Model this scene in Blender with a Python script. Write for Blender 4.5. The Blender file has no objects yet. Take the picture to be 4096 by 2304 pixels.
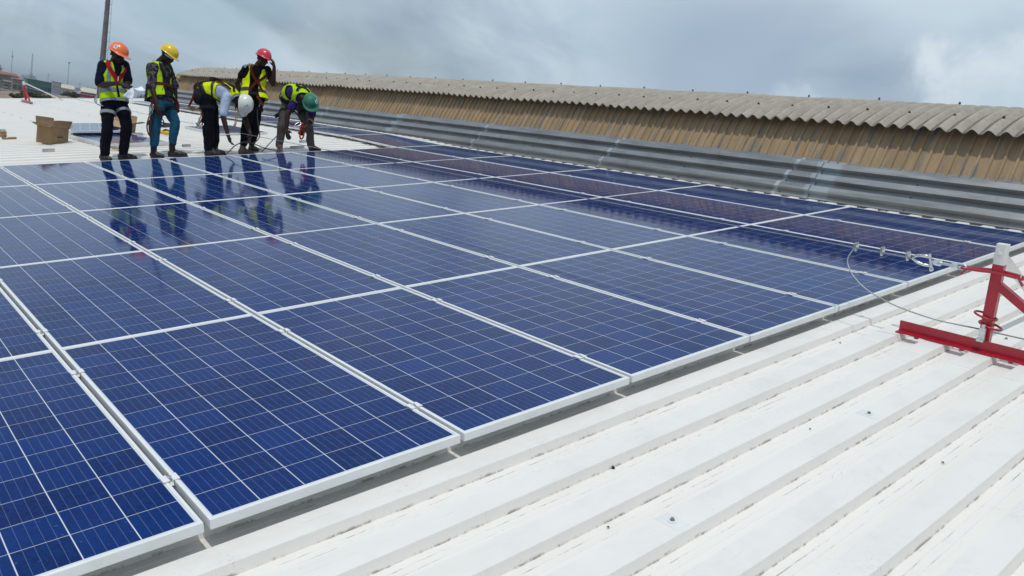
import bpy, bmesh, math, random
from mathutils import Vector, Matrix, noise
random.seed(7)
D = bpy.data
scene = bpy.context.scene
COL = scene.collection
rad = math.radians

# ---------------------------------------------------------------- camera
# The white roof is a plane; "roof coordinates" are x = up the slope along the ribs,
# y = along the ridge, z = square off the roof (z = 0 is the top of the solar panels).
UPR = Vector((.178, -.006, .984)).normalized()          # world up seen from the roof
_y = (Vector((0, 1, 0)) - UPR * UPR.y).normalized()
_x = _y.cross(UPR)
ROOF = Matrix((_x, _y, UPR)).to_4x4()                   # roof -> world
CR = Vector((.754803487, -.655272288, .029831618))      # camera right / down / forward in roof coordinates
CD = Vector((-.152754862, -.219821376, -.963506365))
CF = Vector((.637916647, .722701039, -.266017969))
CC = Vector((-.752587396, -2.267867465, 1.397261078))
FPX = 3170.24
R3 = ROOF.to_3x3()
cw, rw, dw, fw = R3 @ CC, R3 @ CR, R3 @ CD, R3 @ CF
cam_data = D.cameras.new('camera')
cam_data.sensor_width = 36
cam_data.lens = FPX / 4096 * 36
cam_data.clip_start = .05
cam_data.clip_end = 20000
cam = D.objects.new('camera', cam_data)
COL.objects.link(cam)
cm = Matrix((rw, -dw, -fw)).transposed().to_4x4()
cm.translation = cw
cam.matrix_world = cm
scene.camera = cam

# ---------------------------------------------------------------- sun, sky, exposure
TOSUN = (R3 @ Vector((-.13, -.20, 1))).normalized()
SUN_EL = math.asin(TOSUN.z)
SUN_ROT = math.atan2(TOSUN.x, TOSUN.y)
ld = D.lights.new('sun', 'SUN')
ld.energy = 2.3
ld.angle = rad(.6)
ld.color = (1, .965, .91)
sun = D.objects.new('sun', ld)
COL.objects.link(sun)
sun.rotation_euler = TOSUN.to_track_quat('Z', 'Y').to_euler()
vs = scene.view_settings
vs.view_transform = 'Standard'
vs.look = 'None'
vs.exposure = -.35
vs.gamma = 1
vs.use_curve_mapping = False

def NT(tree):
    """small helper for node graphs"""
    nodes, links = tree.nodes, tree.links
    def put(sock, v):
        if isinstance(v, bpy.types.NodeSocket):
            links.new(v, sock)
        elif v is not None:
            if hasattr(sock.default_value, '__len__') and not hasattr(v, '__len__'):
                v = [v] * len(sock.default_value)
            if hasattr(v, '__len__') and len(sock.default_value) == 4 and len(v) == 3:
                v = (*v, 1)
            sock.default_value = v
    class H:
        pass
    h = H()
    h.nodes, h.links, h.put = nodes, links, put
    def math_(op, a, b=None, c=None, clamp=False):
        n = nodes.new('ShaderNodeMath'); n.operation = op; n.use_clamp = clamp
        put(n.inputs[0], a)
        if b is not None: put(n.inputs[1], b)
        if c is not None: put(n.inputs[2], c)
        return n.outputs[0]
    h.m = math_
    def vmath(op, a, b=None, s=None):
        n = nodes.new('ShaderNodeVectorMath'); n.operation = op
        put(n.inputs[0], a)
        if b is not None: put(n.inputs[1], b)
        if s is not None: put(n.inputs['Scale'], s)
        return n.outputs['Value'] if op in ('DOT_PRODUCT', 'LENGTH') else n.outputs[0]
    h.v = vmath
    def noise_(vec, scale, detail=4, rough=.55, dist=0, out='Fac'):
        n = nodes.new('ShaderNodeTexNoise')
        put(n.inputs['Vector'], vec); put(n.inputs['Scale'], scale)
        n.inputs['Detail'].default_value = detail; n.inputs['Roughness'].default_value = rough
        n.inputs['Distortion'].default_value = dist
        return n.outputs[out]
    h.noise = noise_
    def smooth(x, a, b, lo=0, hi=1):
        n = nodes.new('ShaderNodeMapRange'); n.interpolation_type = 'SMOOTHSTEP'
        put(n.inputs[0], x); put(n.inputs[1], a); put(n.inputs[2], b); put(n.inputs[3], lo); put(n.inputs[4], hi)
        return n.outputs[0]
    h.smooth = smooth
    def mix(f, a, b, blend='MIX'):
        n = nodes.new('ShaderNodeMix'); n.data_type = 'RGBA'; n.blend_type = blend
        put(n.inputs[0], f); put(n.inputs[6], a); put(n.inputs[7], b)
        return n.outputs[2]
    h.mix = mix
    def comb(x, y, z):
        n = nodes.new('ShaderNodeCombineXYZ')
        put(n.inputs[0], x); put(n.inputs[1], y); put(n.inputs[2], z)
        return n.outputs[0]
    h.comb = comb
    def sep(v):
        n = nodes.new('ShaderNodeSeparateXYZ'); put(n.inputs[0], v); return n.outputs
    h.sep = sep
    def coord(kind='Object'):
        return nodes.new('ShaderNodeTexCoord').outputs[kind]
    h.coord = coord
    return h

world = D.worlds.new('World')
scene.world = world
world.use_nodes = True
world.node_tree.nodes.clear()
h = NT(world.node_tree)
sky = h.nodes.new('ShaderNodeTexSky')
sky.sky_type = 'NISHITA'
sky.sun_disc = False
sky.sun_elevation = SUN_EL
sky.sun_rotation = SUN_ROT
sky.altitude = 0
sky.air_density = 1.0
sky.dust_density = 2.0
sky.ozone_density = 2.0
gdir = h.coord('Generated')
sx, sy, sz = h.sep(gdir)
zc = h.m('ADD', h.m('MAXIMUM', sz, 0), .16)
plane = h.comb(h.m('DIVIDE', sx, zc), h.m('DIVIDE', sy, zc), .3)
warp = h.noise(plane, .8, 3, .5, out='Color')
pl2 = h.v('ADD', plane, h.v('SCALE', h.v('SUBTRACT', warp, (.5, .5, .5)), s=.55))
# stretched veils of altostratus, all running one way
ang = rad(38)
vx = h.m('ADD', h.m('MULTIPLY', h.sep(pl2)[0], math.cos(ang)), h.m('MULTIPLY', h.sep(pl2)[1], math.sin(ang)))
vy = h.m('SUBTRACT', h.m('MULTIPLY', h.sep(pl2)[1], math.cos(ang)), h.m('MULTIPLY', h.sep(pl2)[0], math.sin(ang)))
veil = h.noise(h.comb(h.m('MULTIPLY', vx, .38), h.m('MULTIPLY', vy, 1.0), 2.7), 1.0, 6, .52, .3)
veil2 = h.noise(h.comb(h.m('MULTIPLY', vx, .55), h.m('MULTIPLY', vy, 1.1), 9.1), 1.15, 5, .55, .5)
cover = h.smooth(veil, .28, .54, .22, .95)
cloudcol = h.mix(h.smooth(veil2, .32, .66), (5.6, 7.3, 8.8), (8.2, 9.7, 10.8))
fine = h.noise(pl2, 5.0, 6, .6)
cloudcol = h.mix(h.smooth(fine, .35, .75, 0, .16), cloudcol, (8.9, 10.2, 11.0))
base = h.mix(cover, sky.outputs[0], cloudcol)
# heaped white cumulus low over the ridge
puff = h.noise(gdir, 9.0, 7, .58, .2)
def pix_dir(u, v):
    d = fw + rw * ((u - 2048) / FPX) + dw * ((v - 1152) / FPX)
    return d.normalized()
for (u, v, r, k, col_) in ((2900, 230, .20, .75, (4.1, 5.4, 7.1)), (3500, 330, .13, .5, (4.2, 5.5, 7.1)), (760, 70, .10, .6, (4.2, 6.2, 7.6)), (150, 180, .16, .5, (5.3, 7.0, 8.2)), (300, 350, .18, .8, (5.2, 6.8, 7.9))):
    dist = h.v('LENGTH', h.v('MULTIPLY', h.v('SUBTRACT', gdir, tuple(pix_dir(u, v))), (1, 1, 1.7)))
    msk = h.smooth(h.m('ADD', dist, h.m('MULTIPLY', h.m('SUBTRACT', veil2, .5), -.35)), r, r * .2, 0, k)
    base = h.mix(msk, base, col_)
for (u, v, r, k) in ((4020, 470, .11, 1), (3800, 540, .05, .6), (3190, 440, .04, .45), (2650, 420, .04, .3), (90, 250, .055, .35), (1200, 330, .08, .25)):
    dd = pix_dir(u, v)
    dist = h.v('LENGTH', h.v('SUBTRACT', gdir, tuple(dd)))
    msk = h.smooth(h.m('ADD', dist, h.m('MULTIPLY', h.m('SUBTRACT', puff, .5), -.22)), r, r * .45, 0, k)
    base = h.mix(msk, base, h.mix(h.smooth(puff, .35, .7), (7.0, 8.5, 9.8), (9.0, 10.2, 11.0)))
bgn = h.nodes.new('ShaderNodeBackground')
h.put(bgn.inputs[0], base)
bgn.inputs[1].default_value = .1
wo = h.nodes.new('ShaderNodeOutputWorld')
h.links.new(bgn.outputs[0], wo.inputs[0])

# ---------------------------------------------------------------- helpers
def W(x, y=None, z=None):
    """roof coordinates -> world"""
    v = Vector(x) if y is None else Vector((x, y, z))
    return ROOF @ v
def at(u, v, d):
    """the point d metres ahead of the camera that falls on photograph pixel u, v"""
    return cw + (fw + rw * ((u - 2048) / FPX) + dw * ((v - 1152) / FPX)) * d
def on_roof(u, v, z=-.078):
    n = R3 @ Vector((0, 0, 1)); lift = 0
    d = fw + rw * ((u - 2048) / FPX) + dw * ((v - 1152) / FPX)
    for _ in range(8):
        p = cw + d * ((W(0, 0, z + lift) - cw).dot(n) / d.dot(n))
        y = (ROOF.inverted() @ p).y
        t = min(1, max(0, (y - 9.7) / 2)); lift = lift * .5 + .5 * .06 * t * t * (3 - 2 * t)
    return p
def depth(p):
    return (p - cw).dot(fw)

class MB:
    """collects faces, then links them as one mesh object"""
    def __init__(s):
        s.v, s.f, s.m = [], [], []
    def add(s, verts, faces, mi=0):
        o = len(s.v)
        s.v += [tuple(x) for x in verts]
        s.f += [tuple(i + o for i in f) for f in faces]
        s.m += [mi] * len(faces)
    def box(s, c, size, M=None, mi=0):
        c = Vector(c); x, y, z = (k / 2 for k in size)
        vs_ = [Vector((a * x, b * y, e * z)) for a in (-1, 1) for b in (-1, 1) for e in (-1, 1)]
        vs_ = [(M @ q if M else q) + c for q in vs_]
        s.add(vs_, [(0, 1, 3, 2), (4, 6, 7, 5), (0, 4, 5, 1), (2, 3, 7, 6), (0, 2, 6, 4), (1, 5, 7, 3)], mi)
    def bbox(s, a, b, mi=0):
        s.box([(p + q) / 2 for p, q in zip(a, b)], [abs(q - p) for p, q in zip(a, b)], None, mi)
    def bar(s, a, b, w, t, up=(0, 0, 1), mi=0):
        """rectangular bar from a to b, w wide (across), t thick (towards up)"""
        a, b, up = Vector(a), Vector(b), Vector(up)
        d = (b - a).normalized(); r = d.cross(up).normalized(); u = r.cross(d)
        vs_ = [p + r * (i * w / 2) + u * (j * t / 2) for p in (a, b) for i, j in ((-1, -1), (1, -1), (1, 1), (-1, 1))]
        s.add(vs_, [(3, 2, 1, 0), (4, 5, 6, 7), (0, 1, 5, 4), (1, 2, 6, 5), (2, 3, 7, 6), (3, 0, 4, 7)], mi)
    def tube(s, pts, r, n=8, closed=False, mi=0, cap=True):
        pts = [Vector(p) for p in pts]
        rs = r if hasattr(r, '__len__') else [r] * len(pts)
        rings = []; prev = None; N = len(pts)
        for i, p in enumerate(pts):
            if closed: d = pts[(i + 1) % N] - pts[i - 1]
            else: d = pts[min(i + 1, N - 1)] - pts[max(i - 1, 0)]
            d = d.normalized() if d.length > 1e-9 else Vector((0, 0, 1))
            if prev is None:
                ref = Vector((0, 0, 1)) if abs(d.z) < .9 else Vector((1, 0, 0))
                a = d.cross(ref).normalized()
            else:
                a = (prev - d * prev.dot(d))
                a = a.normalized() if a.length > 1e-6 else d.orthogonal().normalized()
            prev = a; b = d.cross(a)
            rings.append([p + (a * math.cos(t) + b * math.sin(t)) * rs[i] for t in (2 * math.pi * k / n for k in range(n))])
        vs_ = [q for ring in rings for q in ring]; fs = []
        for i in range(N if closed else N - 1):
            i2 = (i + 1) % N
            for k in range(n):
                k2 = (k + 1) % n
                fs.append((i * n + k, i * n + k2, i2 * n + k2, i2 * n + k))
        if cap and not closed:
            fs.append(tuple(range(n))[::-1]); fs.append(tuple((N - 1) * n + k for k in range(n)))
        s.add(vs_, fs, mi)
    def ball(s, c, r, M=None, nu=12, nv=8, mi=0):
        c = Vector(c); r = r if hasattr(r, '__len__') else (r, r, r); vs_ = []; fs = []
        for j in range(1, nv):
            t = math.pi * j / nv
            for i in range(nu):
                q = 2 * math.pi * i / nu
                p = Vector((r[0] * math.sin(t) * math.cos(q), r[1] * math.sin(t) * math.sin(q), r[2] * math.cos(t)))
                vs_.append((M @ p if M else p) + c)
        tp, bt = Vector((0, 0, r[2])), Vector((0, 0, -r[2]))
        vs_ += [(M @ tp if M else tp) + c, (M @ bt if M else bt) + c]
        for j in range(nv - 2):
            for i in range(nu):
                i2 = (i + 1) % nu
                fs.append((j * nu + i, j * nu + i2, (j + 1) * nu + i2, (j + 1) * nu + i)[::-1])
        T = (nv - 1) * nu
        for i in range(nu):
            i2 = (i + 1) % nu
            fs.append((i, i2, T)); fs.append(((nv - 2) * nu + i2, (nv - 2) * nu + i, T + 1))
        s.add(vs_, fs, mi)
    def prism(s, prof, a, b, mi=0, caps=False):
        """open profile of (p, q) extruded; a/b map a profile point to 3-D"""
        n = len(prof)
        s.add([a(*q) for q in prof] + [b(*q) for q in prof], [(i, i + 1, n + i + 1, n + i) for i in range(n - 1)], mi)
        if caps:
            s.add([a(*q) for q in prof], [tuple(range(n))], mi); s.add([b(*q) for q in prof], [tuple(range(n))[::-1]], mi)
    def grid(s, rows, mi=0, flip=False):
        n = len(rows[0]); vs_ = [p for r_ in rows for p in r_]; fs = []
        for i in range(len(rows) - 1):
            for k in range(n - 1):
                q = (i * n + k, i * n + k + 1, (i + 1) * n + k + 1, (i + 1) * n + k)
                fs.append(q[::-1] if flip else q)
        s.add(vs_, fs, mi)
    def mesh(s, name, mats, smooth=False):
        me = D.meshes.new(name)
        me.from_pydata(s.v, [], s.f)
        for m_ in (mats if isinstance(mats, (list, tuple)) else [mats]): me.materials.append(m_)
        me.polygons.foreach_set('material_index', s.m)
        if smooth: me.polygons.foreach_set('use_smooth', [True] * len(me.polygons))
        me.update()
        return me
    def build(s, name, mats, parent=None, smooth=False, M=None):
        return link(name, s.mesh(name, mats, smooth), parent, M)

def link(name, data, parent=None, M=None):
    o = D.objects.new(name, data)
    COL.objects.link(o)
    if M is not None: o.matrix_world = M
    if parent is not None: o.parent = parent
    return o
def tag(o, label=None, cat=None, group=None, kind=None):
    if label: o['label'] = label
    if cat: o['category'] = cat
    if group: o['group'] = group
    if kind: o['kind'] = kind
    return o
def thing(name, M, label=None, cat=None, group=None, kind=None):
    o = D.objects.new(name, None)
    o.empty_display_size = .1
    COL.objects.link(o)
    o.matrix_world = M
    return tag(o, label, cat, group, kind)
def T(v): return Matrix.Translation(Vector(v))
def roofM(x, y, z, rot=0): return ROOF @ T((x, y, z)) @ Matrix.Rotation(rot, 4, 'Z')
def frame_of(p, x, up=(0, 0, 1)):
    """matrix at p with local x along x"""
    x = Vector(x).normalized(); up = Vector(up); y = up.cross(x).normalized(); z = x.cross(y)
    m_ = Matrix((x, y, z)).transposed().to_4x4(); m_.translation = Vector(p); return m_
def copy_tree(o, parent=None):
    c = o.copy(); COL.objects.link(c)
    if parent is not None: c.parent = parent
    for ch in list(o.children): copy_tree(ch, c)
    return c
ORD = ['zeroth', 'first', 'second', 'third', 'fourth', 'fifth', 'sixth', 'seventh', 'eighth', 'ninth', 'tenth', 'eleventh', 'twelfth', 'thirteenth', 'fourteenth', 'fifteenth', 'sixteenth', 'seventeenth', 'eighteenth', 'nineteenth', 'twentieth'] + ['twenty-' + q for q in ('first', 'second', 'third', 'fourth', 'fifth', 'sixth', 'seventh', 'eighth', 'ninth')] + ['thirtieth'] + ['thirty-' + q for q in ('first', 'second', 'third', 'fourth', 'fifth', 'sixth', 'seventh', 'eighth', 'ninth')]

# ---------------------------------------------------------------- materials
def mat(name, col, rough=.6, metal=0, var=.12, scale=6, bump=0, bscale=40, coat=0, dirt=None, dscale=2.5, spec=.5, space='Object'):
    m_ = D.materials.new(name); m_.use_nodes = True
    g = NT(m_.node_tree); p = g.nodes['Principled BSDF']
    co = g.coord(space)
    c = (*col, 1)
    if var:
        n = g.noise(co, scale, 5, .6)
        lo = tuple(max(0, x * (1 - var)) for x in col); hi = tuple(min(1, x * (1 + var)) for x in col)
        c = g.mix(g.smooth(n, .3, .7), lo, hi)
    if dirt:
        n2 = g.noise(co, dscale, 6, .65)
        c = g.mix(g.smooth(n2, .5, .72, 0, .75), c, dirt)
    g.put(p.inputs['Base Color'], c)
    if rough < .98 and var:
        g.put(p.inputs['Roughness'], g.smooth(g.noise(co, scale * 2.3, 3), .2, .8, max(.02, rough - .08), min(1, rough + .08)))
    else: p.inputs['Roughness'].default_value = rough
    p.inputs['Metallic'].default_value = metal
    p.inputs['Specular IOR Level'].default_value = spec
    p.inputs['Coat Weight'].default_value = coat
    p.inputs['Coat Roughness'].default_value = .08
    if bump:
        b = g.nodes.new('ShaderNodeBump'); b.inputs['Strength'].default_value = bump; b.inputs['Distance'].default_value = .01
        g.put(b.inputs['Height'], g.noise(co, bscale, 4, .6)); g.put(p.inputs['Normal'], b.outputs[0])
    return m_
MT = {}
MT['alu'] = mat('brushed_aluminium_frame', (.80, .81, .81), .42, .08, .04, 4, dirt=(.74, .735, .71), dscale=9)
MT['alu_dark'] = mat('raw_aluminium', (.55, .56, .57), .35, .8, .12, 20)
MT['galv'] = mat('zinc_plated_steel', (.62, .65, .68), .28, .9, .15, 60)
MT['red_paint'] = mat('red_gloss_paint', (.40, .005, .026), .35, 0, .08, 7, coat=.3, dirt=(.27, .005, .02), dscale=5)
MT['white_paint'] = mat('white_gloss_paint', (.74, .75, .73), .35, 0, .05, 9, coat=.3)
MT['cable_steel'] = mat('steel_cable', (.30, .32, .34), .4, .6, .25, 200)
MT['black_rubber'] = mat('black_cable_sheath', (.02, .02, .02), .5, 0, .2, 30)
MT['dark_gap'] = mat('dark_rail_gap_shade', (.10, .10, .10), .6, .3, .2, 10)

# roof sheeting: white coil-coated steel with soot and moss lines along the folds
PITCH, Y0 = .2545, .1
def roof_material():
    m_ = D.materials.new('white_roof_sheet'); m_.use_nodes = True
    g = NT(m_.node_tree); p = g.nodes['Principled BSDF']
    co = g.coord('Object'); x, y, z = g.sep(co)
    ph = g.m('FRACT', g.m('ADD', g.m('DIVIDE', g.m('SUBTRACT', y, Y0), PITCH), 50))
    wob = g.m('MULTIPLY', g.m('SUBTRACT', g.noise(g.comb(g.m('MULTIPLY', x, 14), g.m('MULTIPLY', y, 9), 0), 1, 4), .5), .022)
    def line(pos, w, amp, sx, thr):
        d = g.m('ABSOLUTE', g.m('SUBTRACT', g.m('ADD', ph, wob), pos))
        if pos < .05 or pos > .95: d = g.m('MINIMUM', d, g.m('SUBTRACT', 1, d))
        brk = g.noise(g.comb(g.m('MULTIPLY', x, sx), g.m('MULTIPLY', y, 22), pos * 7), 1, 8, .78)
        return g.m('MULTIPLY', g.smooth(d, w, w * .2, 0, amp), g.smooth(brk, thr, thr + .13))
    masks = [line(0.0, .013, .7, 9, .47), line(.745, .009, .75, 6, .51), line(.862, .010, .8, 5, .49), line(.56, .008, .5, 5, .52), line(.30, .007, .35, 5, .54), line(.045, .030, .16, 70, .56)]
    # fine hairs and specks
    hair = g.noise(g.comb(g.m('MULTIPLY', x, 26), g.m('MULTIPLY', y, 95), 3), 1, 3, .6)
    reg = g.noise(co, 1.7, 4, .6)
    masks.append(g.m('MULTIPLY', g.smooth(hair, .69, .75, 0, .55), g.smooth(reg, .46, .6)))
    spk = g.noise(co, 75, 2, .5)
    masks.append(g.smooth(spk, .76, .79, 0, .55))
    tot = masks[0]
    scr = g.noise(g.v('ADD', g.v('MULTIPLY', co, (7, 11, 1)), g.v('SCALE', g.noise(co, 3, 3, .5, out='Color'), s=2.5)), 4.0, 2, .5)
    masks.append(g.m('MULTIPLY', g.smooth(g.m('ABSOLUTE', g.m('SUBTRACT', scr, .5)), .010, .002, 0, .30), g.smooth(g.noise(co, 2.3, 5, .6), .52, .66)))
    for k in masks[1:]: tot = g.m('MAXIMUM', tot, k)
    wear = g.smooth(g.noise(g.comb(g.m('MULTIPLY', x, .7), g.m('MULTIPLY', y, 5), 0), 1.3, 5, .6), .4, .75, 0, .5)
    top = g.m('MULTIPLY', g.smooth(g.m('SUBTRACT', z, g.smooth(y, 9.7, 11.7, 0, .06)), -.086, -.08), g.smooth(g.noise(co, 3.2, 6, .65), .45, .72, 0, .38))
    c = g.mix(wear, (.80, .78, .735), (.73, .71, .66))
    c = g.mix(top, c, (.64, .635, .60))
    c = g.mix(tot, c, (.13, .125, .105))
    g.put(p.inputs['Base Color'], c)
    p.inputs['Roughness'].default_value = .48
    p.inputs['Specular IOR Level'].default_value = .35
    b = g.nodes.new('ShaderNodeBump'); b.inputs['Strength'].default_value = .12; b.inputs['Distance'].default_value = .01
    g.put(b.inputs['Height'], g.noise(co, 7, 4, .6)); g.put(p.inputs['Normal'], b.outputs[0])
    return m_
MT['roof'] = roof_material()

def cell_material(name, pattern):
    """polycrystalline silicon under glass; 'pattern' draws the whole 6 x 12 print for small far panels"""
    m_ = D.materials.new(name); m_.use_nodes = True
    g = NT(m_.node_tree); p = g.nodes['Principled BSDF']
    co = g.coord('Object'); x, y, z = g.sep(co)
    oi = g.nodes.new('ShaderNodeObjectInfo'); rnd = oi.outputs['Random']
    vo = g.nodes.new('ShaderNodeTexVoronoi'); vo.feature = 'F1'; vo.inputs['Scale'].default_value = 70
    g.put(vo.inputs['Vector'], g.v('ADD', co, g.comb(g.m('MULTIPLY', rnd, 31), 0, 0)))
    grain = g.sep(vo.outputs['Color'])[0]
    c = g.mix(rnd, (.0012, .0120, .076), (.0026, .0260, .150))
    c = g.mix(g.m('MULTIPLY', g.m('FRACT', g.m('MULTIPLY', rnd, 7.3)), .35), c, (.0040, .013, .090))
    c = g.mix(g.m('MULTIPLY', grain, .55), c, (.0024, .036, .190))
    lay = g.nodes.new('ShaderNodeLayerWeight'); lay.inputs[0].default_value = .35
    if pattern:
        fx = g.m('ABSOLUTE', g.m('SUBTRACT', g.m('FRACT', g.m('ADD', g.m('DIVIDE', x, .1595), 20.0)), .5))
        fy = g.m('ABSOLUTE', g.m('SUBTRACT', g.m('FRACT', g.m('ADD', g.m('DIVIDE', y, .1585), 20.0)), .5))
        ln = g.m('MAXIMUM', g.smooth(fx, .478, .486), g.m('MULTIPLY', g.smooth(fy, .484, .492), .6))
        ln = g.m('MAXIMUM', ln, g.m('MAXIMUM', g.m('GREATER_THAN', g.m('ABSOLUTE', x), .475), g.m('GREATER_THAN', g.m('ABSOLUTE', y), .948)))
        c = g.mix(ln, c, (.62, .66, .70))
    else:
        bx = g.m('ABSOLUTE', g.m('SUBTRACT', g.m('FRACT', g.m('ADD', g.m('DIVIDE', x, .0312), 20.0)), .5))
        ln = g.smooth(bx, .022, .013)
        c = g.mix(g.m('MULTIPLY', ln, .42), c, (.30, .38, .52))
    # rain-dried dust on the glass, laid over the whole array
    geo = g.nodes.new('ShaderNodeNewGeometry')
    wp = geo.outputs['Position']
    dust = g.m('ADD', g.smooth(g.noise(wp, 1.1, 6, .62, .4), .46, .74, 0, .07), g.smooth(g.noise(wp, 3.3, 7, .7, .8), .57, .78, 0, .16))
    drop = g.m('MULTIPLY', g.smooth(g.noise(wp, 95, 2, .5), .735, .77, 0, .5), g.smooth(g.noise(wp, 2.1, 3), .48, .62))
    c = g.mix(dust, c, (.05, .13, .29))
    c = g.mix(drop, c, (.42, .46, .55))
    g.put(p.inputs['Base Color'], c)
    p.inputs['Roughness'].default_value = .42
    p.inputs['Specular IOR Level'].default_value = 0
    p.inputs['IOR'].default_value = 1.0
    p.inputs['Coat Weight'].default_value = 1
    p.inputs['Coat IOR'].default_value = 1.22
    g.put(p.inputs['Coat Roughness'], g.smooth(g.noise(wp, 1.6, 4), .3, .7, .045, .095))
    b = g.nodes.new('ShaderNodeBump'); b.inputs['Strength'].default_value = .045; b.inputs['Distance'].default_value = .004
    g.put(b.inputs['Height'], g.noise(wp, 5, 2, .5)); g.put(p.inputs['Coat Normal'], b.outputs[0])
    return m_
MT['cell'] = cell_material('solar_cell_under_glass', False)
MT['cell_far'] = cell_material('solar_print_under_glass', True)
def backsheet_material():
    m_ = D.materials.new('white_backsheet_under_glass'); m_.use_nodes = True
    g = NT(m_.node_tree); p = g.nodes['Principled BSDF']
    wp = g.nodes.new('ShaderNodeNewGeometry').outputs['Position']
    g.put(p.inputs['Base Color'], g.mix(g.noise(wp, 6, 4), (.60, .64, .68), (.70, .73, .75)))
    p.inputs['Roughness'].default_value = .5
    p.inputs['Coat Weight'].default_value = 1
    p.inputs['Coat IOR'].default_value = 1.24
    p.inputs['Coat Roughness'].default_value = .06
    return m_
MT['backsheet'] = backsheet_material()

# ---------------------------------------------------------------- roof
roof = thing('roof', ROOF.copy(), kind='structure')
roof['label'] = 'white ribbed metal roof with dirt along its folds'
ZRISE = .06
def zr(y):
    """the roof climbs a few centimetres behind the big array"""
    t = min(1, max(0, (y - 9.7) / 2)); return ZRISE * t * t * (3 - 2 * t)
def rib_profile(y):
    """one rib and the pan in front of it, from the foot of the rib towards the ridge end"""
    return [(y, -.12), (y + .0115, -.0800), (y + .0145, -.078), (y + .126, -.078), (y + .142, -.12),
            (y + PITCH - .074, -.12), (y + PITCH - .069, -.1185), (y + PITCH - .064, -.12),
            (y + PITCH - .040, -.12), (y + PITCH - .035, -.1185), (y + PITCH - .030, -.12)]
n0, n1 = -20, 112
for k in range(n0, n1, 4):
    prof = []
    for i in range(4): prof += rib_profile(Y0 + (k + i) * PITCH)
    prof.append((Y0 + (k + 4) * PITCH + .0, -.1202))
    prof = [(a, b + zr(a)) for a, b in prof]
    for (xa, xb, dz) in ((-7.0, 3.83, 0), (3.75, 8.96, .0016)):
        mb = MB()
        mb.prism(prof, lambda p_, q, X=xa: (X, p_, q + dz), lambda p_, q, X=xb: (X, p_, q + dz))
        if dz: # turned-down end of the upper sheet
            mb.prism(prof, lambda p_, q: (3.7495, p_, q - .0012), lambda p_, q: (3.75, p_, q + dz))
        o = mb.build('roof_sheet', MT['roof'], roof)
# verge trim along the far edge of the roof
YEND = Y0 + (n0 + 4 * len(range(n0, n1, 4))) * PITCH
YSTART = Y0 + n0 * PITCH
mb = MB(); mb.bbox((-7, YEND + .002, -.30), (8.96, YEND + .03, -.01)); mb.build('verge_trim', MT['white_paint'], roof)
# the slope beyond the ridge, and the walls that carry both
XR = 11.06
sl = 2 * math.asin(UPR.x)
far_dir = Vector((math.cos(sl), 0, -math.sin(sl)))
back0 = Vector((XR + (XR - 8.96) * math.cos(sl), 0, -(XR - 8.96) * math.sin(sl) - .05))
for k in range(n0, n1, 16):
    prof = []
    for i in range(16):
        if k + i < n1: prof += [(Y0 + (k + i) * PITCH + a, b) for a, b in ((0, -.12), (.026, -.078), (.126, -.078), (.152, -.12))]
    nrm = Vector((math.sin(sl), 0, math.cos(sl)))
    mb = MB()
    mb.prism(prof, lambda p_, q: Vector((0, p_, 0)) + back0 + nrm * q, lambda p_, q: Vector((0, p_, 0)) + back0 + far_dir * 16 + nrm * q)
    mb.build('roof_sheet', MT['roof'], roof)
MT['render'] = mat('painted_block_wall', (.42, .41, .37), .85, 0, .15, .6, .2, 20)
hall = thing('warehouse_walls', Matrix.Identity(4), 'plain rendered walls below the white metal roof', 'building')
GZ = cw.z - 11.5                                               # street level
def wall_between(a, b, za, zb):
    mb = MB(); a, b = Vector(a), Vector(b); d = (b - a); d.z = 0; d.normalize(); nn = d.cross(Vector((0, 0, 1))) * .1
    A, B = Vector((a.x, a.y, GZ)), Vector((b.x, b.y, GZ)); A2, B2 = Vector((a.x, a.y, za)), Vector((b.x, b.y, zb))
    vs_ = [A - nn, B - nn, B2 - nn, A2 - nn, A + nn, B + nn, B2 + nn, A2 + nn]
    mb.add(vs_, [(0, 1, 2, 3), (7, 6, 5, 4), (0, 4, 5, 1), (1, 5, 6, 2), (3, 2, 6, 7), (0, 3, 7, 4)])
    mb.build('wall', MT['render'], hall)
for yy in (YSTART + .3, YEND - .3):
    a, b = W(-6.6, yy, -.2), W(8.9, yy, -.2); wall_between(a, b, a.z, b.z)
    e_ = Vector((0, yy, 0)) + back0 + far_dir * 15.6; e2 = W(e_); wall_between(b + Vector((.01, 0, 0)), e2, b.z, e2.z - .2)
a, b = W(-6.6, YSTART + .45, -.2), W(-6.6, YEND - .45, -.2); wall_between(a, b, a.z, b.z)

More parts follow.
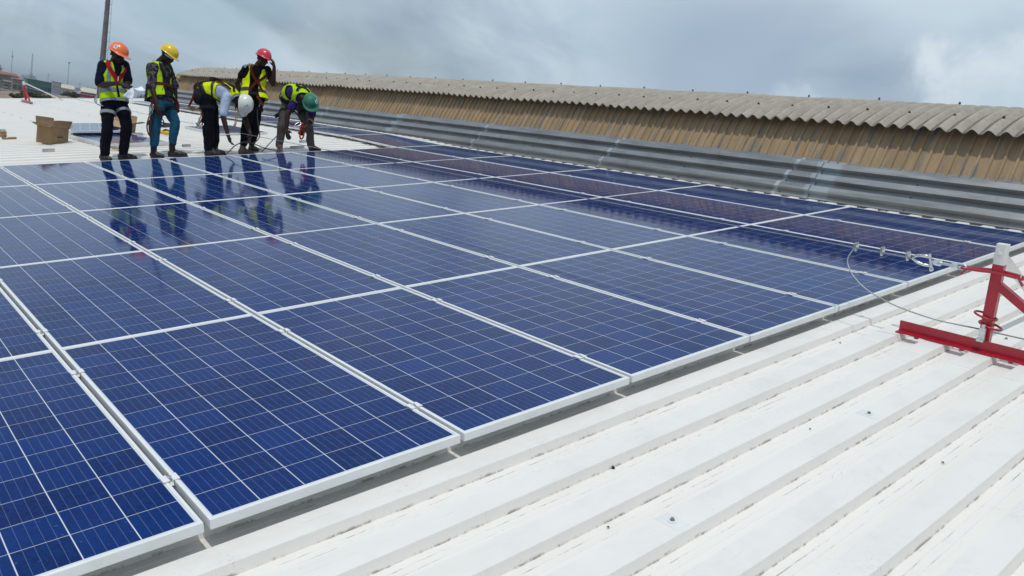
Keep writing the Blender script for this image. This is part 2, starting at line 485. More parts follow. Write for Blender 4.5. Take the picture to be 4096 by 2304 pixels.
# ---------------------------------------------------------------- ridge monitor: brown siding under a grey corrugated cap
def siding_material():
    m_ = D.materials.new('brown_painted_siding'); m_.use_nodes = True
    g = NT(m_.node_tree); p = g.nodes['Principled BSDF']
    co = g.coord('Object'); x, y, z = g.sep(co)
    st = g.noise(g.comb(g.m('MULTIPLY', y, 7.5), g.m('MULTIPLY', z, .8), 0), 1, 4, .6)
    st2 = g.noise(g.comb(g.m('MULTIPLY', y, 11), g.m('MULTIPLY', z, 1.6), 5), 1, 5, .65)
    big = g.noise(g.comb(g.m('MULTIPLY', y, .45), g.m('MULTIPLY', z, .9), 2), 1, 4, .6)
    c = g.mix(g.smooth(st, .3, .7), (.28, .200, .118), (.40, .295, .182))
    c = g.mix(g.smooth(st2, .54, .66, 0, .75), c, (.38, .24, .11))
    c = g.mix(g.smooth(st2, .46, .36, 0, .8), c, (.19, .185, .18))
    c = g.mix(g.m('MULTIPLY', g.smooth(big, .52, .68), g.smooth(st, .55, .7, 0, .6)), c, (.48, .29, .13))
    c = g.mix(g.smooth(g.noise(co, 30, 5, .7), .5, .75, 0, .35), c, (.16, .125, .08))
    g.put(p.inputs['Base Color'], c)
    p.inputs['Roughness'].default_value = .72
    p.inputs['Specular IOR Level'].default_value = .25
    return m_
MT['siding'] = siding_material()
def cap_material():
    m_ = D.materials.new('weathered_fibre_cement'); m_.use_nodes = True
    g = NT(m_.node_tree); p = g.nodes['Principled BSDF']
    co = g.coord('Object')
    a = g.noise(co, 3.5, 6, .65); b_ = g.noise(co, 22, 6, .7); s_ = g.noise(g.v('MULTIPLY', co, (5, 5, 5)), 1, 5, .65)
    oi = g.nodes.new('ShaderNodeObjectInfo')
    c = g.mix(g.smooth(a, .3, .7), (.33, .298, .25), (.43, .395, .34))
    c = g.mix(g.m('MULTIPLY', oi.outputs['Random'], .35), c, (.36, .33, .29))
    c = g.mix(g.smooth(b_, .54, .70, 0, .4), c, (.14, .125, .105))
    c = g.mix(g.smooth(s_, .58, .74, 0, .4), c, (.44, .41, .365))
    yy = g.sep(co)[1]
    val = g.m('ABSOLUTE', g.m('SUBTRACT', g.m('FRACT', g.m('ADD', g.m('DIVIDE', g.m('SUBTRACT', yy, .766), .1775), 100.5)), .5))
    shade_grime = g.m('MULTIPLY', g.smooth(g.m('ADD', val, g.m('MULTIPLY', g.m('SUBTRACT', b_, .5), .16)), .16, .02), g.smooth(a, .25, .6, .45, .9))  # valley grime, also painted in to stand for shade between the corrugations
    c = g.mix(shade_grime, c, (.105, .094, .078))
    c = g.mix(g.smooth(g.noise(co, 70, 3, .6), .62, .72, 0, .7), c, (.07, .065, .055))
    g.put(p.inputs['Base Color'], c)
    p.inputs['Roughness'].default_value = .92
    p.inputs['Specular IOR Level'].default_value = .1
    b = g.nodes.new('ShaderNodeBump'); b.inputs['Strength'].default_value = .25; b.inputs['Distance'].default_value = .01
    g.put(b.inputs['Height'], g.noise(co, 45, 5, .65)); g.put(p.inputs['Normal'], b.outputs[0])
    return m_
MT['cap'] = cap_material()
MT['rust'] = mat('rusted_bolt', (.035, .022, .03), .7, .2, .3, 60)
monitor = thing('roof_monitor', ROOF.copy(), 'long ridge monitor with sloping brown ribbed sides under an arched grey corrugated cap', 'roof monitor')
SB, SD = Vector((9.08, 0, .334)), Vector((.565, 0, .825)).normalized()       # foot and slope of the siding
SN = Vector((-SD.z, 0, SD.x))                                                  # faces down the roof
SL = .66
MY0, MY1 = -7.0, 27.45
SP = .1315
nrib = int((MY1 - MY0) / SP)
def side_pt(y, q, s): v = SB + SD * s + SN * q; return (v.x, y, v.z)
rngs = random.Random(3)
for k in range(0, nrib, 6):
    prof = []
    for i in range(min(6, nrib - k)):
        y = MY0 + (k + i) * SP + .02
        prof += [(y, 0), (y + .030, .0), (y + .041, .026), (y + .062, .026), (y + .073, 0)]
    prof.append((MY0 + (k + 6) * SP + .021, .0012))
    lo = -.03 + rngs.uniform(-.008, .008)
    mb = MB(); mb.prism(prof, lambda p_, q: side_pt(p_, q, lo), lambda p_, q: side_pt(p_, q, SL)); mb.build('siding_sheet', MT['siding'], monitor)
# arched cap: an arc in the x-z plane with sine corrugations
CX0, CZ0, CRAD = 9.215, .858, 3.3
CP, CA = .1775, .029
T0, T1 = rad(22), rad(-43)
def cap_pt(t, y, off=0):
    cx, cz = CX0 - CRAD * math.sin(-T0), CZ0 - CRAD * math.cos(T0)
    r_ = CRAD + off
    x = CX0 + CRAD * math.sin(T0) - r_ * math.sin(t)
    z = cz + r_ * math.cos(t)
    return (x, y, z)
CY0 = .766 - CP * 44
ncap = int((MY1 + .15 - CY0) / (CP * 6)) + 0
for k in range(ncap):
    r_k = random.Random(k); jit = r_k.uniform(-.004, .004); ov = .008 if k % 2 else 0
    lift = r_k.uniform(0, .012)
    rows = []
    ys = [CY0 + (k * 6 + i / 12) * CP for i in range(-2, 6 * 12 + 7)]
    ts = [T0 + jit + (T1 - T0) * j / 22 for j in range(23)]
    for side in (0, 1):
        for j, t in enumerate(ts):
            rows.append([cap_pt(t, y, CA * -math.cos(2 * math.pi * (y - CY0) / CP) + ov + lift * (1 - j / 22) - side * .0065) for y in ys])
    mb = MB(); n = len(ts)
    mb.grid(rows[:n], flip=True); mb.grid(rows[n:])
    mb.grid([rows[0], rows[n]]) ; mb.grid([[r_[0] for r_ in rows[:n]], [r_[0] for r_ in rows[n:]]]); mb.grid([[r_[-1] for r_ in rows[:n]], [r_[-1] for r_ in rows[n:]]], flip=True)
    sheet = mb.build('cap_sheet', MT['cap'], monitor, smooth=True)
    for (t, crest, hgt) in ((rad(14.8), .5, .014), (rad(14.8), 3.5, .014), (rad(-3.5), 2.5, .026)):
        y = CY0 + (k * 6 + crest) * CP
        a, b, c = (Vector(cap_pt(t, y, CA + ov + q)) for q in (-.01, hgt, hgt + .012))
        mb = MB(); mb.tube([a, b], .006, 6); mb.tube([(a * .4 + b * .6), b], [.02, .013], 8); mb.tube([b, c], .011, 6)
        mb.build('roofing_bolt', MT['rust'], sheet)
# gable end of the monitor and the back side
mb = MB()
prof = [Vector(cap_pt(T0 + (T1 - T0) * j / 16, 0, -.035)) for j in range(1, 16)]
backfoot = Vector((13.55, 0, -.72))
foot = SB - SD * .05
gp = [foot, SB + SD * .70] + prof + [backfoot]
mb.add([(q.x, MY1 - .03, q.z) for q in gp] + [(q.x, MY1 - .06, q.z) for q in gp], [tuple(range(len(gp))), tuple(range(len(gp), 2 * len(gp)))[::-1]])
mb.build('gable_panel', MT['siding'], monitor)
mb = MB(); pe = Vector(cap_pt(T1, 0, -.03))
mb.add([(pe.x - .2, MY0, pe.z), (pe.x - .2, MY1, pe.z), (backfoot.x, MY1, backfoot.z), (backfoot.x, MY0, backfoot.z)], [(0, 1, 2, 3)])
mb.build('back_siding', MT['siding'], monitor)

# ---------------------------------------------------------------- galvanised flashing along the foot of the monitor
def flash_material():
    m_ = D.materials.new('dulled_galvanised_flashing'); m_.use_nodes = True
    g = NT(m_.node_tree); p = g.nodes['Principled BSDF']
    co = g.coord('Object'); x, y, z = g.sep(co)
    a = g.noise(g.v('MULTIPLY', co, (8, 1.2, 8)), 1, 6, .65); b_ = g.noise(co, 40, 4, .6)
    c = g.mix(g.smooth(a, .3, .7), (.24, .245, .25), (.35, .355, .36))
    c = g.mix(g.smooth(b_, .55, .75, 0, .5), c, (.36, .37, .37))
    # where a sheet was wiped clean beside its lap, and the strips of old tape
    clean = None
    for (ya, yb) in ((2.56, 2.86), (12.5, 12.72), (22.25, 22.5)):
        e_ = g.m('MULTIPLY', g.smooth(g.m('ADD', y, g.m('MULTIPLY', a, .06)), ya - .02, ya + .06), g.smooth(y, yb + .02, yb - .005))
        clean = e_ if clean is None else g.m('MAXIMUM', clean, e_)
    c = g.mix(g.m('MULTIPLY', clean, .7), c, (.42, .46, .49))
    tape = None
    for yt in (3.22, 6.35, 9.66, 15.9, 19.2):
        dist = g.m('ABSOLUTE', g.m('SUBTRACT', g.m('ADD', y, g.m('MULTIPLY', g.m('SUBTRACT', z, .15), .35)), yt))
        e_ = g.smooth(dist, .032, .024)
        tape = e_ if tape is None else g.m('MAXIMUM', tape, e_)
    geo = g.nodes.new('ShaderNodeNewGeometry')
    c = g.mix(g.m('MULTIPLY', tape, g.smooth(g.noise(co, 9, 3), .36, .5, .35, .95)), c, (.50, .54, .57))
    rim = g.smooth(g.noise(g.v('MULTIPLY', co, (2, 9, 2)), 1, 5, .7), .58, .75, 0, .55)
    c = g.mix(rim, c, (.13, .125, .115))
    g.put(p.inputs['Base Color'], c)
    p.inputs['Metallic'].default_value = .6
    g.put(p.inputs['Roughness'], g.smooth(a, .3, .7, .36, .5))
    return m_
MT['flash'] = flash_material()
flashing = thing('metal_flashing', ROOF.copy(), 'dull grey ribbed steel flashing lapped along the foot of the brown monitor wall', 'flashing')
FA, FB = Vector((8.675, 0, -.066)), Vector((9.075, 0, .352))
FD = (FB - FA); FL = FD.length; FD.normalize(); FN = Vector((-FD.z, 0, FD.x))
fp = FL / 3.06
fprof = [(-.015, -.03), (0, 0)]
for i in range(3):
    s0 = i * fp
    fprof += [(s0 + fp * .34, 0.0), (s0 + fp * .37, .068), (s0 + fp * .80, .068), (s0 + fp * .90, .0)]
fprof += [(FL - .002, 0), (FL + .03, .006)]
def fl_pt(y, s, q): v = FA + FD * s + FN * q; return (v.x, y, v.z)
for i, (ya, yb) in enumerate(((-7.0, 2.92), (2.80, 12.74), (12.62, 22.5), (22.4, 27.4))):
    lift = .0035 * (i % 2) + .001
    lift = (.001, .014, .001, .010)[i]
    mb = MB()
    rows = [[fl_pt(y, s, q + lift) for (s, q) in fprof] for y in (ya, ya + (yb - ya) * .25, (ya + yb) / 2, ya + (yb - ya) * .75, yb)]
    mb.grid(rows)
    rows2 = [[fl_pt(y, s, q + lift - .003) for (s, q) in fprof] for y in (ya, yb)]
    mb.grid(rows2, flip=True)
    mb.grid([rows[-1], rows2[1]])
    low = [(x_, y_, z_) for (x_, y_, z_) in [fl_pt(ya, s, q + .0012) for (s, q) in fprof]]
    mb.grid([rows[0], low], 1, flip=True)  # dark end face painted in for the shadow in the lap gap
    sh = mb.build('flashing_sheet', [MT['flash'], MT['dark_gap']], flashing)
    k = 0; y = ya + .4
    while y < yb - .1:                                  # fixing screws in the valleys
        for j in range(3):
            mb = MB(); c0 = Vector(fl_pt(y, j * fp + fp * .12, lift)); mb.tube([c0, c0 + FN * .008], .009, 6); mb.build('screw', MT['rust'], sh)
        y += 1.64
mb = MB(); mb.add([(8.672, -7, -.125), (8.672, 27.4, -.125), (8.672, 27.4, -.072), (8.672, -7, -.072)], [(0, 1, 2, 3)]); mb.build('closure_strip', MT['dark_gap'], flashing)

# ---------------------------------------------------------------- solar array
PX, PY, PWX, PWY, PT = 1.012, 1.96, .992, 1.956, .035
def frame_mesh():
    mb = MB(); w, l, lip, t = PWX / 2, PWY / 2, .0115, PT
    for (ax, ay, bx, by) in ((-w, -l, w, -l), (w, -l, w, l), (w, l, -w, l), (-w, l, -w, -l)):
        d = Vector((bx - ax, by - ay, 0)).normalized(); inn = Vector((-d.y, d.x, 0))
        o1, o2 = Vector((ax, ay, 0)), Vector((bx, by, 0)); i1, i2 = o1 + (inn + d) * lip, o2 + (inn - d) * lip
        dn = Vector((0, 0, -t)); ch = Vector((0, 0, -.0012)); ci = inn * .0012
        j1, j2 = o1 + (inn + d) * .0012, o2 + (inn - d) * .0012
        mb.add([j1, j2, i2, i1], [(0, 1, 2, 3)])                              # top lip
        mb.add([o1 + ch, o2 + ch, j2, j1], [(0, 1, 2, 3)])                    # eased edge
        mb.add([o1 + dn, o2 + dn, o2 + ch, o1 + ch], [(0, 1, 2, 3)])          # outer wall
        q1, q2 = i1 + Vector((0, 0, -.006)), i2 + Vector((0, 0, -.006))
        mb.add([i1, i2, q2, q1], [(0, 1, 2, 3)])
        f1, f2 = o1 + (inn + d) * .03 + dn, o2 + (inn - d) * .03 + dn
        mb.add([o1 + dn, o2 + dn, f2, f1], [(3, 2, 1, 0)])                    # bottom flange
        mb.add([q1, q2, q2 + dn * .8, q1 + dn * .8], [(0, 1, 2, 3)])
    return mb.mesh('panel_frame', MT['alu'])
FRAME = frame_mesh()
mb = MB(); mb.add([(-.486, -.968, -.0024), (.486, -.968, -.0024), (.486, .968, -.0024), (-.486, .968, -.0024)], [(0, 1, 2, 3)])
mb.bbox((-.486, -.968, -.0065), (.486, .968, -.0030)); BACK = mb.mesh('backsheet', MT['backsheet'])
mb = MB(); c_ = .0784; k_ = .006
oct_ = [(-c_ + k_, -c_), (c_ - k_, -c_), (c_, -c_ + k_), (c_, c_ - k_), (c_ - k_, c_), (-c_ + k_, c_), (-c_, c_ - k_), (-c_, -c_ + k_)]
sq = [(-c_, -c_), (c_, -c_), (c_, c_), (-c_, c_)]
mb.add([(a, b, .00015) for a, b in sq] + [(a, b, 0) for a, b in sq], [(0, 1, 2, 3)] + [(i, i + 4, (i + 1) % 4 + 4, (i + 1) % 4) for i in range(4)])
CELL = mb.mesh('solar_cell', MT['cell'])
mb = MB(); mb.add([(-.486, -.968, -.0018), (.486, -.968, -.0018), (.486, .968, -.0018), (-.486, .968, -.0018)], [(0, 1, 2, 3)]); PRINT = mb.mesh('cell_print', MT['cell_far'])
def panel(M, label, group, cells, name='solar_panel'):
    r_ = thing(name, M, label, 'solar panel', group)
    link('frame', FRAME, r_); link('backsheet', BACK, r_)
    if cells:
        for i in range(6):
            for j in range(12):
                o = D.objects.new('solar_cell', CELL); COL.objects.link(o); o.parent = r_
                o.location = ((i - 2.5) * .1598, (j - 5.5) * .1592, -.00235)
    else: link('cell_print', PRINT, r_)
    return r_
ROWN = ['front row', 'second row', 'middle row', 'fourth row', 'back row']
rz = random.Random(11)
def gx(i): return i * PX + .010
for j in range(5):
    for i in range(-1, 8):
        if i < 0 and j > 1: continue
        z = rz.uniform(-.0012, .0012)
        lab = 'blue solar panel in the %s of the array, %s from the grey flashing' % (ROWN[j], ORD[8 - i])
        panel(roofM(gx(i) + PWX / 2, j * PY + PWY / 2, z) @ Matrix.Rotation(rz.uniform(-.0012, .0012), 4, 'X') @ Matrix.Rotation(rz.uniform(-.0012, .0012), 4, 'Y'), lab, 'solar panels of the big array', True)
# single column of panels that runs on beside the flashing
for j in range(5, 13):
    za = .0 if j == 5 else .055; zb = .055
    ya = j * PY; M = roofM(gx(7) + PWX / 2, ya + PWY / 2, (za + zb) / 2) @ Matrix.Rotation(math.atan2(zb - za, PWY), 4, 'X')
    lab = 'solar panel of the single column beside the flashing, %s beyond the big array' % ORD[j - 4]
    panel(M, lab, 'solar panels in a single column by the flashing', False)
# mid clamps in the gaps between neighbouring panels
mb = MB()
mb.bbox((-.028, -.024, .0008), (-.0075, .024, .0042)); mb.bbox((.0075, -.024, .0008), (.028, .024, .0042))
mb.bbox((-.0075, -.024, -.012), (-.0055, .024, .0042)); mb.bbox((.0055, -.024, -.012), (.0075, .024, .0042)); mb.bbox((-.0055, -.030, -.015), (.0055, .030, -.012))
CLAMP = mb.mesh('clamp', MT['alu'])
mb = MB(); mb.tube([(0, 0, -.012), (0, 0, .004)], .0052, 8); mb.tube([(0, 0, .0042), (0, 0, .0095)], .0072, 10); BOLT = mb.mesh('bolt', MT['galv'])
CROW = ['front row', 'second row', 'middle row', 'fourth row', 'back row']
for i in range(0, 9):
    for j in range(5):
        if i == 0 and j > 1: continue
        for s_, off in enumerate((.34, 1.58)):
            x = gx(i) - .010 if i < 8 else gx(8) - .018
            lab = 'bolted clamp in the %s, %s gap from the flashing, %s of its pair' % (CROW[j], ORD[9 - i], 'nearer' if s_ == 0 else 'farther')
            r_ = thing('panel_clamp', roofM(x, j * PY + off, 0), lab, 'clamp', 'clamps between the solar panels')
            link('clamp_plate', CLAMP, r_); link('bolt', BOLT, r_)
# rails under the array, short lengths that bridge two ribs
k = 0; nblk = 0
for j in range(5, 12):
    for off in (.25, .65, 1.05, 1.45, 1.8):
        y = j * PY + off
        yr = Y0 + round((y - Y0 - .076) / PITCH) * PITCH + .076
        mbx = MB(); zt = .02 if j > 5 else -.035 + (yr - 5 * PY) / PY * .055
        mbx.bbox((-.07, -.045, -.0775), (.19, .045, zt - .002 - zr(yr)))
        o = mbx.build('rail_block', MT['dark_gap']); o.matrix_world = roofM(gx(7) + .02, yr, zr(yr))
        nblk += 1; tag(o, 'dark rail block under the single panel column by the flashing, %s from the big array' % ORD[nblk], 'rail block', 'rail blocks under the single panel column')

# loose panels lying on the roof behind the workers
def loose_panel(cx, cy, ang_, z, label, tilt=0):
    panel(roofM(cx, cy, z, rad(ang_)) @ Matrix.Rotation(tilt, 4, 'Y'), label, 'loose solar panels waiting on the roof', False)
loose_panel(3.22, 12.62, 2.8, .054, 'loose solar panel lying behind the orange helmet worker, on top of another panel')
loose_panel(3.23, 12.63, 2.6, .018, 'loose solar panel lying under another one behind the orange helmet worker')
loose_panel(3.375, 14.32, -13.2, .12, 'loose solar panel behind the open cardboard box, turned askew', rad(0))
loose_panel(5.74, 14.22, -.7, .024, 'loose solar panel lying between the white helmet and red helmet workers')
for (cx, cy, z, a_, lab) in ((3.375, 14.32, .12, -13.2, 'pair of battens under the loose panel behind the open cardboard box'), ):
    r_ = thing('panel_battens', roofM(cx, cy, zr(cy), rad(a_)), lab, 'batten')
    for s_ in (-.75, .75):
        mb = MB(); mb.bbox((-.44, s_ - .03, -.0775), (.44, s_ + .03, z - PT - .001 - zr(cy))); mb.build('batten', MT['dark_gap'], r_)

# ---------------------------------------------------------------- people
def cloth(name, col, var=.25, rough=.85, scale=9, pattern=None):
    m_ = D.materials.new(name); m_.use_nodes = True
    g = NT(m_.node_tree); p = g.nodes['Principled BSDF']; co = g.coord('Object')
    c = g.mix(g.noise(co, scale, 5, .6), tuple(x * (1 - var) for x in col), tuple(x * (1 + var) for x in col))
    if pattern:
        n = g.noise(co, 17, 3, .5, 1.2)
        c = g.mix(g.smooth(n, .50, .54), c, pattern[0]); c = g.mix(g.smooth(g.noise(co, 31, 2, .5, 1.0), .60, .63), c, pattern[1])
    g.put(p.inputs['Base Color'], c); p.inputs['Roughness'].default_value = rough
    p.inputs['Specular IOR Level'].default_value = .08
    b = g.nodes.new('ShaderNodeBump'); b.inputs['Strength'].default_value = .25; b.inputs['Distance'].default_value = .01
    g.put(b.inputs['Height'], g.noise(co, 26, 5, .6, .6)); g.put(p.inputs['Normal'], b.outputs[0])
    return m_
MT['skin'] = mat('dark_brown_skin', (.025, .012, .0075), .5, 0, .15, 9, spec=.25)
MT['skin2'] = mat('brown_skin', (.042, .018, .011), .5, 0, .15, 9, spec=.25)
MT['navy'] = cloth('navy_cotton', (.006, .009, .026))
MT['black_cloth'] = cloth('black_cotton', (.004, .004, .006))
MT['darknavy'] = cloth('dark_navy_twill', (.003, .0035, .008))
MT['teal'] = cloth('teal_denim', (.012, .072, .130), .3)
MT['camo'] = cloth('dark_printed_cotton', (.022, .014, .022), pattern=((.11, .10, .12), (.20, .19, .21)))
MT['pale'] = cloth('pale_blue_cotton', (.40, .48, .62), .08)
MT['purple'] = cloth('purple_cotton', (.030, .016, .12))
MT['greycloth'] = cloth('grey_canvas', (.085, .074, .068))
MT['maroon'] = mat('maroon_leather', (.06, .010, .012), .5, 0, .3, 20)
MT['boot'] = mat('black_leather', (.010, .009, .010), .45, 0, .3, 20)
MT['suede'] = mat('olive_suede', (.055, .045, .030), .85, 0, .3, 20)
MT['sole'] = mat('rubber_sole', (.030, .018, .018), .7, 0, .2, 20)
MT['lime'] = cloth('lime_vest_fabric', (.42, .66, .012), .12)
MT['yellowvest'] = cloth('yellow_vest_fabric', (.70, .82, .010), .1)
MT['silver'] = mat('grey_reflective_tape', (.22, .24, .25), .45, .25, .12, 30)
MT['darktape'] = mat('dark_reflective_tape', (.035, .045, .045), .45, .2, .2, 30)
MT['redtrim'] = cloth('red_fabric', (.36, .012, .018))
MT['strap_dark'] = cloth('dark_webbing', (.018, .018, .022))
MT['strap_grey'] = cloth('grey_webbing', (.26, .29, .32), .1)
MT['strap_red'] = cloth('rust_red_webbing', (.10, .018, .012))
MT['rope'] = cloth('tan_rope', (.33, .21, .13))
MT['paper'] = mat('white_paper', (.78, .82, .88), .8, 0, .03, 5)
MT['ink'] = mat('printed_ink', (.03, .03, .035), .7, 0, 0)
MT['sticker'] = mat('white_sticker', (.75, .75, .74), .5, 0, .04, 20)
def helmet_mat(name, col): return mat(name, col, .32, 0, .06, 5, coat=.5)
MT['h_orange'] = helmet_mat('orange_plastic', (.85, .17, .035))
MT['h_yellow'] = helmet_mat('yellow_plastic', (.74, .52, .012))
MT['h_white'] = helmet_mat('white_plastic', (.74, .74, .68))
MT['h_red'] = helmet_mat('red_plastic', (.60, .018, .045))
MT['h_green'] = helmet_mat('green_plastic', (.008, .16, .085))
MT['goggle'] = mat('clear_lens', (.45, .48, .50), .15, 0, 0)

def fuse(mb, name, mats, voxel, smooth=4, wrinkle=0, wscale=9, parent=None, cut=None):
    """closed overlapping volumes -> one continuous smooth surface"""
    me = mb.mesh(name + '_raw', mats)
    o = D.objects.new('raw', me); COL.objects.link(o)
    r_ = o.modifiers.new('r', 'REMESH'); r_.mode = 'VOXEL'; r_.voxel_size = voxel
    s_ = o.modifiers.new('s', 'SMOOTH'); s_.factor = .5; s_.iterations = smooth
    dg = bpy.context.evaluated_depsgraph_get(); dg.update()
    out = D.meshes.new_from_object(o.evaluated_get(dg))
    D.objects.remove(o); D.meshes.remove(me)
    out.name = name
    if wrinkle:
        nrm = [v.normal.copy() for v in out.vertices]
        for v, n in zip(out.vertices, nrm):
            q = v.co
            a = noise.noise(Vector((q.x * wscale, q.y * wscale, q.z * wscale * .7)))
            b = noise.noise(Vector((q.x * wscale * 2.6 + 7, q.y * wscale * 2.6, q.z * wscale * 1.6)))
            v.co = q + n * (a * wrinkle + b * wrinkle * .5)
    out.polygons.foreach_set('use_smooth', [True] * len(out.polygons))
    if not out.materials: out.materials.append(mats)
    out.update()
    return link(name, out, parent)
def limb(mb, pts, rads):
    """tapering limb through joints with rounded joints"""
    P_, R_ = [], []
    for i in range(len(pts) - 1):
        a, b = Vector(pts[i]), Vector(pts[i + 1])
        for k in range(5):
            t = k / 5; P_.append(a.lerp(b, t)); R_.append(rads[i] * (1 - t) + rads[i + 1] * t)
    P_.append(Vector(pts[-1])); R_.append(rads[-1])
    mb.tube(P_, R_, 14)
    for p, r_ in zip(pts, rads): mb.ball(p, r_ * .99, None, 14, 10)
def hand(mb, wrist, d, palm, s=1.0, curl=.5, thumb=1, spread=.22):
    """palm, four unequal bent fingers and a thumb from the side of the palm"""
    d = Vector(d).normalized(); palm = Vector(palm); palm = (palm - d * palm.dot(d)).normalized(); side = d.cross(palm)
    c = Vector(wrist)
    limb(mb, [c, c + d * .045 * s, c + d * .085 * s], [.024 * s, .026 * s, .024 * s])
    for k in (-1, 1): limb(mb, [c + d * .03 * s + side * .016 * k * s, c + d * .085 * s + side * .025 * k * s], [.017 * s, .016 * s])
    for i, (off, ln) in enumerate(((-.033, .066), (-.011, .078), (.011, .074), (.033, .058))):
        b = c + d * .088 * s + side * off * s
        dd = (d + side * off * spread * 12 + palm * curl * .25).normalized(); e = b + dd * ln * .45 * s
        d2 = (dd + palm * curl * .9).normalized(); f = e + d2 * ln * .32 * s
        d3 = (d2 + palm * curl * 1.0).normalized(); t = f + d3 * ln * .25 * s
        limb(mb, [b, e, f, t], [.0115 * s, .0105 * s, .0098 * s, .0085 * s])
    b = c + d * .025 * s + side * thumb * .025 * s
    e = b + (d * .6 + side * thumb * .75 + palm * .35).normalized() * .042 * s
    f = e + (d * .9 + side * thumb * .25 + palm * .5).normalized() * .032 * s
    limb(mb, [b, e, f], [.015 * s, .012 * s, .0095 * s])
def head(mb, c, f, u, s=1.0):
    """skull, jaw, nose, brow, lips, ears; c = centre, f = facing, u = crown"""
    f = Vector(f).normalized(); u = Vector(u); u = (u - f * u.dot(f)).normalized(); r_ = f.cross(u)
    M = Matrix((r_, f, u)).transposed()
    def q(x, y, z): return Vector(c) + (r_ * x + f * y + u * z) * s
    mb.ball(q(0, -.005, .025), (.076 * s, .095 * s, .088 * s), M, 18, 12)
    mb.ball(q(0, .022, -.035), (.062 * s, .072 * s, .080 * s), M, 16, 12)
    mb.ball(q(0, .055, -.088), (.034 * s, .030 * s, .026 * s), M, 12, 8)      # chin
    limb(mb, [q(0, .088, .012), q(0, .108, -.030)], [.011 * s, .017 * s])       # nose
    for k in (-1, 1):
        mb.ball(q(.017 * k, .100, -.034), .011 * s, M, 8, 6)
        limb(mb, [q(.012 * k, .086, .026), q(.048 * k, .070, .028)], [.012 * s, .010 * s])   # brow
        mb.ball(q(.045 * k, .068, -.028), (.022 * s, .018 * s, .018 * s), M, 8, 6)   # cheek
        mb.ball(q(.080 * k, -.008, -.012), (.010 * s, .020 * s, .032 * s), M, 8, 8)  # ear
    limb(mb, [q(-.022, .088, -.060), q(0, .096, -.058), q(.022, .088, -.060)], [.009 * s, .011 * s, .009 * s])
    limb(mb, [q(-.018, .086, -.073), q(0, .092, -.073), q(.018, .086, -.073)], [.009 * s, .011 * s, .009 * s])
    return q, M
def helmet(parent, c, f, u, m_, s=1.0, peak=.052, ridge=3, vents=False, rim=.012):
    """hard hat: dome with pressed ridges, all-round rim, peak in front"""
    f = Vector(f).normalized(); u = Vector(u); u = (u - f * u.dot(f)).normalized(); r_ = f.cross(u)
    A, B, Hh = .109 * s, .136 * s, .122 * s
    NU, NV = 56, 16
    def P_(th, ph):
        x, y, z = A * math.cos(th) * math.cos(ph) ** .86, B * math.sin(th) * math.cos(ph) ** .86, Hh * math.sin(ph) ** .92
        b = 0
        for k in ((0,) if ridge == 1 else (-.030, 0, .030)):
            b += math.exp(-((x / s - k) / .0085) ** 2) * (.0052 if k == 0 else .0034)
        b *= max(0, math.sin(ph) - .25) * 1.2
        n = Vector((x / A, y / B, z / Hh)).normalized()
        return Vector((x, y, z)) + n * b * s
    mb = MB(); rows = []
    for j in range(NV + 1):
        ph = (math.pi / 2) * (j / NV) * .985
        rows.append([P_(2 * math.pi * i / NU, ph) for i in range(NU)] )
    def rimr(th, k):
        w = rim + peak * max(0, math.sin(th)) ** 2.2
        n = Vector((math.cos(th) / A, math.sin(th) / B, 0)).normalized()
        p = Vector((A * math.cos(th), B * math.sin(th), 0)) + n * w * s * k
        p.z -= (.004 + .016 * max(0, math.sin(th)) ** 2) * k * s; return p
    low = [[rimr(2 * math.pi * i / NU, k) for i in range(NU)] for k in (1, .5)]
    under = [[p + Vector((0, 0, -.0035 * s)) for p in low[0]], [rimr(2 * math.pi * i / NU, 0) * .985 + Vector((0, 0, -.004 * s)) for i in range(NU)]]
    inner = []
    for j in (0, 5, 10, 15): 
        ph = (math.pi / 2) * (j / NV) * .97
        inner.append([P_(2 * math.pi * i / NU, ph) * .96 + Vector((0, 0, -.003)) for i in range(NU)])
    allr = inner[::-1] + under[::-1] + low + rows
    w_ = lambda p: Vector(c) + r_ * p.x + f * p.y + u * p.z
    rr = [[w_(p) for p in row] + [w_(row[0])] for row in allr]
    mb.grid(rr)
    top = w_(Vector((0, 0, Hh * 1.002))); tr = rr[-1]
    o_ = len(mb.v); mb.add(tr[:-1] + [top], [(i, (i + 1) % NU, NU) for i in range(NU)])
    o = mb.build('helmet', m_, parent, smooth=True)
    if vents:
        for k in (-1, 1):
            for q in range(3):
                mb = MB(); p = P_(math.pi / 2 - k * 1.15, .62 + q * .16); n = Vector((p.x / A / A, p.y / B / B, p.z / Hh / Hh)).normalized()
                a = w_(p + n * .001 + Vector((0, .016, 0))); b = w_(p + n * .001 - Vector((0, .016, 0)))
                mb.bar(a, b, .006, .003, (r_ * n.x + f * n.y + u * n.z)); mb.build('vent', MT['strap_dark'], o)
    return o, w_, P_
def sticker(o, w_, P_, th, ph, size=.034, emblem=True):
    """printed label stuck to the shell of a helmet"""
    ps = [[w_(P_(th + a * size / .12, ph + b * size / .12) * 1.012) for a in (-.5, -.17, .17, .5)] for b in (-.5, -.17, .17, .5)]
    mb = MB(); mb.grid(ps); st = mb.build('sticker', MT['sticker'], o)
    if emblem:
        ps = [[w_(P_(th + a * size / .12, ph + .05 + b * size / .12) * 1.02) for a in (-.2, 0, .2)] for b in (-.14, .02, .17)]
        mb = MB(); mb.grid(ps); mb.build('sticker_emblem', MT['ink'], o)
        ps = [[w_(P_(th + a * size / .12, ph - .09 + b * size / .12) * 1.02) for a in (-.35, 0, .35)] for b in (-.04, .04)]
        mb = MB(); mb.grid(ps); mb.build('sticker_print', MT['strap_grey'], o)

